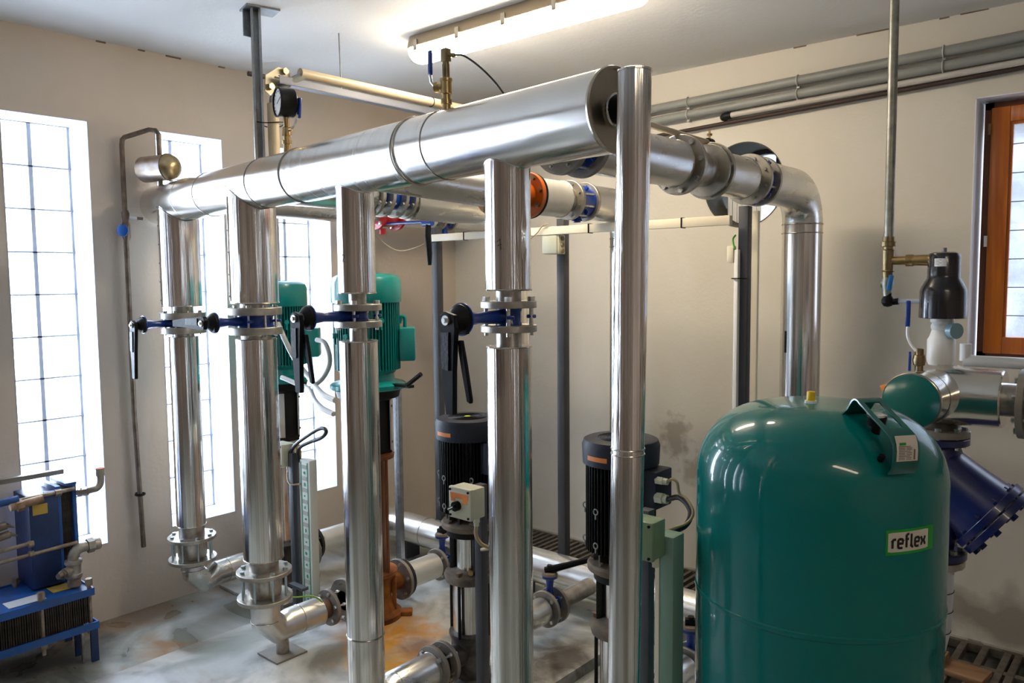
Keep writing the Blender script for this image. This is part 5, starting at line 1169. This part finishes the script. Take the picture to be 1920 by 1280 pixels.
b = T.b(); b.lathe([(1.855, .013), (1.87, .019), (1.93, .019), (1.945, .014), (1.985, .018), (2.0, .013)], (-3.935, 1.697, 0), (0, 0, 1), 14); b.cyl((-3.935, 1.697, 1.90), (-3.90, 1.68, 1.90), .011, n=12); vb = T.part('stop_valve', b, OLDP)
b = T.b(); b.lathe([(0, .024), (.006, .029), (.014, .029), (.018, .022)], (-3.905, 1.672, 1.90), (.6, -.8, 0), 18); T.part('blue_handwheel', b, mat('bright blue wheel', (.005, .10, .42), 0, .4), vb)
b = T.b(); b.cyl((-3.96, 1.705, .595), (-3.96, 1.705, .605), .012, n=10); b.tube([(-3.935 + .020 * math.cos(t), 1.705 + .020 * math.sin(t), .60) for t in [2 * PI * k / 20 for k in range(20)]], .006, 8, closed=True); T.part('wall_clamp', b, BLKP)
T = Thing('drain_stub', 'tiny tap stub poking out beside the end of the manifold', 'tap', (-3.925, 1.74, 1.965))
b = T.b(); b.cyl((-3.93, 1.715, 1.965), (-3.91, 1.742, 1.962), .010, n=12); T.part('white_nut', b, WHT); b = T.b(); b.cyl((-3.91, 1.742, 1.962), (-3.90, 1.765, 1.96), .007, n=12); T.part('tail', b, OLDP)

# ================================================================== POSTS, DUCTS, BOXES
def post(x, y, z1, label, z0=0.0, w_=.040, extra=None):
    T = Thing('steel_post', label, 'post', (x, y, z0))
    b = T.b(); b.bb((x - w_ / 2, y - w_ / 2, z0), (x + w_ / 2, y + w_ / 2, z1), .002); T.part('post_tube', b, POSTM)
    b = T.b(); b.bb((x - .06, y - .06, z0), (x + .06, y + .06, z0 + .008)); T.part('base_plate', b, POSTM)
    return T
PY = 3.24
T = post(-3.381, PY, 1.955, 'grey steel post beside the hanging black lever left of the fourth riser', 0, .046)
T = post(-2.456, PY, 1.955, 'grey steel post behind the short pale pipe right of the fourth riser', 0, .046)
T = post(-1.476, PY, 1.953, 'grey steel post under the bright cross pipe in front of the round port', 0, .043)
b = B(); b.bb((-1.440, 3.225, 0), (-1.412, 3.245, 1.93), .002); solo('cable_duct', 'upright cream duct fixed to the right side of the right-hand grey post', 'duct', b, DUCT, (-1.425, 3.235, 0))
b = B(); b.bb((-1.502, 3.19, .0), (-1.484, 3.214, 1.768), .002); solo('cable_duct', 'upright white duct fixed to the left side of the right-hand grey post', 'duct', b, WHT, (-1.49, 3.2, 0))
b = B(); b.tube([(-1.49 + .034 * math.cos(t), 3.23 + .045 * math.sin(t), 1.645) for t in [2 * PI * k / 20 for k in range(20)]], .0028, 6, closed=True); solo('cable_tie', 'black cable tie round the right-hand grey post', 'cable tie', b, BLACK, (-1.49, 3.23, 1.645))
b = B(); b.box((-1.518, 3.20, 1.748), (.030, .03, .072), None, .003); solo('sensor_box', 'tiny cream box on the left side of the right-hand grey post', 'box', b, DUCT, (-1.518, 3.2, 1.748))
b = B(); b.tube(spline([(-1.503, 3.205, 1.83), (-1.508, 3.19, 1.81), (-1.50, 3.19, 1.772)], 5), .004, 8); solo('earth_wire', 'short green wire above the tiny cream box', 'wire', b, WIREG, (-1.505, 3.2, 1.8))
T = Thing('cable_duct', 'level cream cable duct left of the fourth riser joining two grey posts', 'duct', (-2.98, 3.20, 1.89))
b = T.b(); b.bb((-3.415, 3.185, 1.873), (-2.56, 3.215, 1.913), .002); T.part('duct_body', b, DUCT)
b = T.b(); b.bb((-3.11, 3.182, 1.870), (-3.104, 3.217, 1.916)); T.part('cable_tie', b, BLACK)
T = Thing('cable_duct', 'long level cream cable duct running right to the right-hand grey post', 'duct', (-2.0, 3.20, 1.90))
b = T.b(); b.bb((-2.62, 3.150, 1.872), (-1.505, 3.180, 1.912), .002); T.part('duct_body', b, DUCT)
for xx in (-2.235, -1.735):
    b = T.b(); b.bb((xx, 3.147, 1.869), (xx + .006, 3.183, 1.915)); T.part('cable_tie', b, BLACK)
b = T.b(); b.bb((-2.628, 3.148, 1.868), (-2.619, 3.182, 1.916)); T.part('duct_end', b, DUCT)
T = Thing('junction_box', 'square grey junction box on the middle post under the cream duct', 'box', (-2.47, 3.18, 1.82))
b = T.b(); b.box((-2.468, 3.185, 1.822), (.098, .055, .096), None, .005); T.part('box_body', b, CREAMB)
b = T.b(); b.box((-2.472, 3.153, 1.822), (.092, .010, .090), None, .003); T.part('box_lid', b, mat('grey green lid', (.42, .44, .36), 0, .45))
for z in (1.852, 1.82, 1.79): b = T.b(); b.cyl((-2.419, 3.185, z), (-2.411, 3.185, z), .011, n=14); T.part('knock_out', b, mat('rubber knock out', (.25, .18, .10), 0, .6))
b = B(); b.tube(spline([(-2.60, 3.14, 1.845), (-2.576, 3.14, 1.863), (-2.541, 3.14, 1.885), (-2.51, 3.14, 1.916), (-2.475, 3.14, 1.925)], 5), .003, 8); solo('thin_wire', 'thin wire curling past the end of the long cream duct', 'wire', b, CABT, (-2.54, 3.14, 1.88))
b = B(); b.tube(spline([(-3.85, 3.15, 1.96), (-3.823, 3.15, 1.93), (-3.701, 3.15, 1.854), (-3.58, 3.15, 1.825), (-3.417, 3.15, 1.851), (-3.357, 3.17, 1.886)], 6), .003, 8); solo('thin_wire', 'thin grey wire sagging between the third riser and the left grey post', 'wire', b, CABT, (-3.5, 3.15, 1.83))

# switch boxes with posts in front of the pumps
def swbox(x, y, z, label, m, knob=True, rot=0.0):
    T = Thing('switch_box', label, 'switch box', (x, y, z), Matrix.Rotation(rot, 3, 'Z'), world=False)
    b = T.b(); b.box((0, .0, 0), (.100, .056, .104), None, .004); T.part('box_body', b, m)
    b = T.b(); b.box((0, -.036, 0), (.104, .018, .108), None, .005); T.part('box_lid', b, m)
    for sx_ in (-1, 1):
        for sz in (-1, 1): T.inst('lid_screw', bolt_mesh(.0042, .002, BLACK, False), Matrix.Translation((sx_ * .042, -.0445, sz * .044)) @ Matrix.Rotation(PI / 2, 4, 'X'))
    if knob:
        b = T.b(); b.box((0, -.0455, .026), (.084, .0012, .018)); b.box((-.030, -.0456, .012), (.020, .0012, .014)); b.box((.026, -.0456, .010), (.022, .0012, .016)); T.part('warning_label', b, ORNG)
        b = T.b(); b.cyl((-.008, -.045, -.008), (-.008, -.062, -.008), .0165, n=24); kn = T.part('rotary_knob', b, BLACK)
        b = T.b(); b.box((-.016, -.066, -.012), (.036, .014, .011), Matrix.Rotation(-.5, 3, 'Y'), .003); T.part('knob_bar', b, BLACK, kn)
        b = T.b(); b.box((-.016, -.0735, -.0115), (.026, .0012, .0035), Matrix.Rotation(-.5, 3, 'Y')); T.part('knob_line', b, WHT, kn)
    b = T.b(); b.cyl((.035, 0, -.068), (.035, 0, -.052), .012, n=6); b.cyl((.035, 0, -.080), (.035, 0, -.066), .009, n=16); T.part('cable_gland', b, CREAMB)
    return T
T = post(-1.885, 2.0, .93, 'slim grey post holding the cream switch box beside the fourth riser', .05, .034)
swbox(-1.842, 1.895, .900, 'cream switch box with orange label and black knob left of the fourth riser', CREAMB)
b = B(); b.tube(spline([(-1.807, 1.895, .822), (-1.805, 1.89, .79), (-1.79, 1.90, .76), (-1.79, 1.94, .735), (-1.868, 1.985, .70)], 6), .0065, 10); solo('cable', 'tan cable leaving the bottom of the cream switch box by the fourth riser', 'cable', b, CABT, (-1.80, 1.9, .8))
T = post(-3.13, 2.06, .86, 'slim grey post behind the second riser carrying a switch box and taped duct', .05, .034)
b = T.b(); b.bb((-3.11, 2.0, .25), (-3.00, 2.03, .262)); T.part('stay', b, POSTM)
swbox(-3.205, 2.06, .845, 'cream switch box just right of the second riser above the taped duct', CREAMB, False)
b = B(); b.box((-3.205, 2.012, .862), (.03, .002, .03)); solo('orange_sticker', 'small orange sticker on the switch box by the second riser', 'sticker', b, ORNG, (-3.205, 2.012, .862))
T = Thing('taped_duct', 'upright white duct printed with green marks between the second and third risers', 'duct', (-3.055, 2.09, .12))
b = T.b(); b.bb((-3.095, 2.065, .12), (-3.012, 2.105, .835), .002); T.part('duct_body', b, mat('white duct', (.66, .66, .60), 0, .45))
for x in (-3.077, -3.027): b = T.b(); b.bb((x - .0022, 2.0630, .13), (x + .0022, 2.0646, .825)); T.part('green_line', b, mat('green print', (.01, .30, .12), 0, .5))
random.seed(5)
for k in range(13):
    z = .80 - k * .054; b = T.b(); b.bb((-3.071, 2.0632, z - .006), (-3.033, 2.0646, z + .012)); T.part('tape_panel', b, mat('grey print panel', (.42, .42, .36), 0, .5))
    b = T.b(); h = random.uniform(.004, .010); o_ = random.uniform(-.003, .003); b.prism([(-3.052 + o_ + .009 * math.cos(t) * random.uniform(.5, 1.1), 2.0629, z - .024 + h * math.sin(t)) for t in [2 * PI * j / 6 for j in range(6)]], (0, .001, 0)); T.part('green_mark', b, mat('green print', (.01, .30, .12), 0, .5))
b = B(); b.tube(spline([(-3.14, 2.05, .86), (-3.09, 2.05, .905), (-3.0, 2.05, .955), (-2.91, 2.05, .998), (-2.865, 2.05, 1.003), (-2.86, 2.05, .985), (-2.90, 2.05, .958), (-2.98, 2.05, .93), (-3.06, 2.05, .895), (-3.09, 2.06, .855), (-3.09, 2.08, .80)], 6), .0085, 10); solo('cable_loop', 'black cable loop sticking up from the taped duct by the second riser', 'cable', b, CABB, (-3.0, 2.05, .9))
b = B(); b.tube(spline([(-3.175, 2.06, .775), (-3.165, 2.05, .74), (-3.13, 2.04, .715), (-3.08, 2.06, .72)], 6), .0045, 8); solo('cable', 'thin tan cable from the switch box into the taped duct', 'cable', b, CABT, (-3.15, 2.05, .74))
b = B(); b.bb((-3.29, 2.16, .0), (-3.255, 2.19, .86), .002); solo('wooden_strip', 'upright ochre wooden strip just right of the second riser', 'strip', b, mat('ochre strip', (.50, .26, .05), 0, .5), (-3.27, 2.17, 0))
b = B(); b.tube(spline([(-3.11, 1.86, .33), (-3.02, 1.87, .285), (-2.93, 1.90, .275), (-2.88, 1.97, .27), (-2.86, 2.01, .235)], 6), .0035, 8); solo('earth_wire', 'green and yellow earth wire above the second riser elbow', 'wire', b, mat('earth wire', (.22, .42, .03), 0, .5), (-3.0, 1.88, .28))
# big pale hoses near the teal motors
b = B(); b.tube(spline([(-3.47, 2.18, 1.50), (-3.44, 2.2, 1.44), (-3.38, 2.2, 1.36), (-3.30, 2.2, 1.27), (-3.19, 2.19, 1.205), (-3.09, 2.16, 1.165), (-2.98, 2.13, 1.135), (-2.88, 2.12, 1.12)], 6), .013, 12); solo('pale_hose', 'pale cable hose sweeping down from the second riser to the third riser', 'cable', b, CABW, (-3.2, 2.2, 1.2))
b = B(); b.tube(spline([(-3.42, 2.2, 1.175), (-3.36, 2.2, 1.165), (-3.28, 2.2, 1.15), (-3.18, 2.19, 1.138), (-3.08, 2.15, 1.10), (-2.98, 2.12, 1.075), (-2.88, 2.11, 1.06)], 6), .012, 12); solo('pale_hose', 'short pale cable hose crossing level below the far teal motor', 'cable', b, CABW, (-3.3, 2.2, 1.15))
b = B(); b.tube(spline([(-3.12, 2.2, 1.375), (-3.06, 2.2, 1.365), (-3.025, 2.2, 1.31), (-3.03, 2.2, 1.255), (-3.065, 2.19, 1.20), (-3.10, 2.175, 1.168)], 6), .011, 12); solo('pale_hose', 'pale cable hose curling behind the black lever of the third riser', 'cable', b, CABW, (-3.03, 2.2, 1.3))
b = B(); b.tube([(-3.40, 2.14, .0), (-3.40, 2.14, 1.18)], .012, 12); solo('grey_conduit', 'thin grey upright conduit right behind the second riser', 'conduit', b, GREYC, (-3.40, 2.14, 0))
b = B(); b.tube([(-2.635, 2.33, 1.185), (-2.555, 2.34, 1.24)], .010, 10); solo('black_grip', 'short black grip sticking out right of the nearer teal motor', 'grip', b, BLACK, (-2.6, 2.33, 1.2))
b = B(); b.box((-2.72, 2.36, 1.175), (.16, .03, .012)); solo('grip_bracket', 'thin black bracket under the nearer teal motor flange', 'bracket', b, BLKP, (-2.72, 2.36, 1.175))
b = B(); b.bb((-3.022, 2.575, .05), (-2.983, 2.60, 1.12), .001)
for k in range(34): b.bb((-3.008, 2.5735, .10 + k * .030), (-2.997, 2.576, .115 + k * .030))
solo('perforated_rail', 'upright perforated steel rail left of the third riser', 'rail', b, STRUT, (-3.0, 2.58, .06))
# right-hand pump switch box, duct and cables
T = post(-1.165, 1.93, .99, 'slim dark post behind the slim standpipe carrying the pale green box', .05, .034)
swbox(-1.118, 1.84, .945, 'pale green switch box just right of the slim standpipe', GREENB, False)
T = Thing('cable_duct', 'upright pale green cable duct between the slim standpipe and the green tank', 'duct', (-1.075, 1.90, .0))
b = T.b(); b.bb((-1.099, 1.87, .0), (-1.045, 1.93, .945), .002); T.part('duct_body', b, GREEND)
b = T.b(); b.bb((-1.1005, 1.868, .051), (-1.088, 1.90, .942)); T.part('duct_cover', b, DUCT)
def px_cable(pts, r, label, m):
    b = B(); b.tube(spline(pts, 6), r, 10); solo('cable', label, 'cable', b, m, pts[0])
px_cable([(-1.203, 2.115, .970), (-1.165, 2.11, .985), (-1.130, 2.10, .975), (-1.108, 2.085, .950), (-1.112, 2.06, .920), (-1.135, 2.01, .905), (-1.150, 1.96, .895), (-1.150, 1.91, .905)], .0085, 'thick black cable looping from the right-hand black motor towards the green duct', CABB)
px_cable([(-1.203, 2.115, 1.025), (-1.185, 2.11, 1.038), (-1.168, 2.11, 1.030), (-1.160, 2.11, .998), (-1.130, 2.10, .988), (-1.100, 2.085, .957), (-1.105, 2.055, .930), (-1.132, 2.0, .918), (-1.148, 1.95, .906)], .0045, 'thin tan cable looping from the right-hand black motor towards the green duct', CABT)

# ================================================================== OUTSIDE, seen through the wooden window and the port
HEDGE = mat('frosted hedge outside', (.26, .29, .29), 0, .9, col2=(.62, .66, .74), nscale=3.2, lo=.40, hi=.62, detail=8)
b = B(); random.seed(11)
nx, nz = 40, 16
G = [[b.bm.verts.new((-4 + 9 * i / nx, 8.2 + random.uniform(-.25, .25), 0 + 4.2 * j / nz)) for j in range(nz + 1)] for i in range(nx + 1)]
H = [[b.bm.verts.new((-4 + 9 * i / nx, 9.4, 0 + 4.2 * j / nz)) for j in (0, nz)] for i in range(nx + 1)]
for i in range(nx):
    for j in range(nz): b.face((G[i][j], G[i + 1][j], G[i + 1][j + 1], G[i][j + 1]))
    b.face((G[i][nz], G[i + 1][nz], H[i + 1][1], H[i][1])); b.face((H[i][0], H[i + 1][0], H[i + 1][1], H[i][1]))
solo('hedge', 'pale frosted hedge outside the wooden window', 'hedge', b, HEDGE, (0, 8.2, 0), kind='stuff')
b = B(); b.bb((-12, YW + TH, -.1), (12, 16, -.02)); struct('outside_ground', b, mat('outside ground', (.30, .30, .28), 0, .9))

# ================================================================== HEAT EXCHANGERS
T = Thing('plate_heat_exchanger', 'low blue and black plate heat exchanger on legs in the front left corner', 'heat exchanger', (-3.75, .95, 0))
X0, X1, Y0, Y1 = -3.90, -3.57, .55, 1.345
b = T.b(); b.bb((X0, Y0, .315), (X1, Y1 - .012, .322)); b.bb((X1 - .006, Y0, .298), (X1, Y1 - .012, .330)); b.bb((X0, Y0, .298), (X0 + .006, Y1 - .012, .330)); b.bb((X0, Y1 - .018, .298), (X1, Y1 - .012, .330)); T.part('top_frame', b, HXB2)
b = T.b(); b.bb((X0, Y0, .148), (X1, Y1, .155)); b.bb((X1 - .004, Y0, .146), (X1 + .003, Y1, .178)); b.bb((X0, Y1 - .006, .146), (X1, Y1, .176)); T.part('bottom_frame', b, HXB2)
pm = B(); pm.bb((-.155, -.0026, -.060), (.155, .0026, .060)); pme = pm.mesh('plate', HXP)
k = 0; y = Y0 + .02
while y < Y1 - .03:
    T.inst('plate', pme, Matrix.Translation((-3.735 + random.uniform(-.002, .004), y, .238 + random.uniform(-.001, .001)))); y += .0088
for (x, y, z0, z1, bl) in ((X1 - .015, 1.128, .098, .350, 1), (X1 - .02, 1.318, .155, .352, 1), (X0 + .03, 1.12, .15, .345, 1), (X1 - .015, .80, .098, .35, 1)):
    b = T.b(); b.cyl((x, y, z0), (x, y, z1), .0085, n=12); b.cyl((x, y, z1 - .012), (x, y, z1 + .018), .015, n=6); b.cyl((x, y, .128), (x, y, .146), .015, n=6); T.part('tie_bolt', b, mat('dirty tie bolt', (.36, .30, .22), .5, .55, col2=(.18, .13, .09), nscale=30))
for (x, y) in ((X1 - .01, 1.325), (X0 + .02, 1.325), (X1 - .01, .62), (X1 - .12, 1.30)):
    b = T.b(); b.box((x, y, .075), (.012, .030, .150)); T.part('leg', b, HXB)
b = T.b(); b.cyl((X1 - .03, 1.285, 0), (X1 - .03, 1.285, .15), .007, n=10); T.part('foot_rod', b, NECK)
b = T.b(); b.bb((-3.70, 1.02, .3225), (-3.62, 1.16, .3245)); T.part('white_label', b, mat('worn white label', (.55, .56, .58), 0, .6))
b = T.b(); b.bb((-3.74, 1.20, .3225), (-3.66, 1.28, .3245)); T.part('yellow_label', b, mat('faded yellow label', (.50, .33, .05), 0, .6))
T = Thing('plate_heat_exchanger', 'upright dark blue plate heat exchanger against the first glass block window', 'heat exchanger', (-3.84, 1.25, .33))
xa, xb_ = -3.93, -3.752
b = T.b(); b.bb((xa, 1.150, .33), (xb_ + .01, 1.268, .735), .003); T.part('front_block', b, HXB)
b = T.b(); b.bb((xa, 1.262, .33), (xb_, 1.282, .760), .002); b.bb((xb_ - .01, 1.215, .735), (xb_ + .004, 1.282, .745)); T.part('front_plate', b, HXB2)
pm = B(); pm.bb((-.078, -.0022, -.205), (.078, .0022, .205)); pme = pm.mesh('plate', HXP); y = 1.286
while y < 1.328: T.inst('plate', pme, Matrix.Translation((-3.845, y, .535))); y += .0062
b = T.b(); b.bb((xa, 1.330, .33), (xb_, 1.346, .755), .002); b.bb((xa, 1.30, .755), (xb_, 1.348, .766)); T.part('back_plate', b, HXB2)
b = T.b(); b.bb((-3.90, .85, .785), (-3.87, 1.34, .806)); T.part('carrying_bar', b, mat('grey bar', (.26, .24, .20), .5, .5))
for z, y0 in ((.735, .95), (.490, .9), (.535, .9)):
    b = T.b(); b.cyl((-3.742, y0, z - (1.2 - y0) * .03), (-3.742, 1.335 if z != .535 else 1.16, z + .004), .0085, n=12); b.cyl((-3.742, 1.255 if z > .6 else 1.14, z), (-3.742, 1.28 if z > .6 else 1.16, z), .015, n=6); T.part('tie_bolt', b, mat('dirty tie bolt', (.36, .30, .22), .5, .55))
b = T.b(); b.cyl((-3.735, .9, .728), (-3.735, 1.11, .742), .016, n=14); T.part('blue_sleeve', b, HXB2)
b = T.b(); b.cyl((-3.725, 1.075, .715), (-3.725, 1.20, .725), .017, n=14); b.cyl((-3.725, 1.10, .713), (-3.725, 1.125, .716), .024, n=6); T.part('rusty_coupling', b, mat('rusty coupling', (.26, .14, .07), .4, .6, col2=(.42, .30, .20), nscale=30))
b = T.b(); b.bb((-3.740, 1.163, .655), (-3.739, 1.222, .700)); T.part('yellow_label', b, mat('faded yellow label', (.50, .33, .05), 0, .6))
for (y, z) in ((1.02, .64), (1.03, .60)):
    b = T.b(); b.cyl((-3.70, y - .03, z), (-3.70, y + .03, z + .01), .017, n=14); b.cyl((-3.70, y + .03, z + .01), (-3.70, y + .06, z - .005), .010, .002, n=12); T.part('side_fitting', b, OLDP)
FIT = mat('grey iron fitting', (.40, .37, .32), .75, .45, col2=(.24, .21, .17), nscale=25)
RIM = mat('rusty pipe end', (.34, .10, .05), 0, .8)
T = Thing('pipe_elbow_fitting', 'grey iron elbow with open rusty end on top of the upright heat exchanger', 'fitting', (-3.74, 1.39, .72))
b = T.b(); b.cyl((-3.75, 1.348, .718), (-3.72, 1.385, .722), .013, n=16); b.cyl((-3.748, 1.350, .718), (-3.738, 1.362, .719), .020, n=6); b.cyl((-3.735, 1.368, .720), (-3.722, 1.384, .722), .020, n=6)
b.tube([(-3.725, 1.38, .722), (-3.71, 1.40, .728)] + arc((-3.705, 1.405, .765), (0, 0, -.036), (0, .028, 0), 6) + [(-3.705, 1.433, .785)], .0155, 16); b.cyl((-3.705, 1.433, .785), (-3.705, 1.433, .815), .020, n=16); T.part('elbow_body', b, FIT)
b = T.b(); b.cyl((-3.705, 1.433, .815), (-3.705, 1.433, .818), .019, n=16); T.part('open_end', b, RIM)
T = Thing('pipe_elbow_fitting', 'grey iron tee and elbow with rusty open end standing on the low heat exchanger', 'fitting', (-3.66, 1.30, .33))
b = T.b(); b.cyl((-3.66, 1.285, .330), (-3.66, 1.285, .375), .026, n=20); T.part('threaded_foot', b, mat('rusty thread', (.22, .14, .09), .4, .6, col2=(.34, .27, .2), nscale=30))
b = T.b(); b.lathe([(.365, .030), (.372, .034), (.385, .034), (.388, .030), (.428, .031), (.432, .035), (.445, .035), (.448, .028)], (-3.66, 1.285, 0), (0, 0, 1), 20); b.cyl((-3.66, 1.285, .405), (-3.63, 1.235, .405), .021, n=16); T.part('tee_body', b, FIT)
b = T.b(); b.lathe([(0, .017), (.02, .019), (.022, .014), (.04, .012)], (-3.632, 1.24, .405), (.5, -.85, 0), 12); T.part('side_plug', b, OLDP)
b = T.b(); b.tube([(-3.66, 1.285, .445)] + arc((-3.66, 1.325, .452), (0, -.040, 0), (0, 0, .040), 7) + [(-3.66, 1.345, .492)], .022, 18); b.cyl((-3.66, 1.345, .492), (-3.66, 1.372, .492), .032, n=6); b.cyl((-3.66, 1.372, .492), (-3.66, 1.395, .492), .026, n=18); T.part('elbow_body', b, FIT)
b = T.b(); b.cyl((-3.66, 1.395, .492), (-3.66, 1.398, .492), .024, n=18); T.part('open_end', b, RIM)
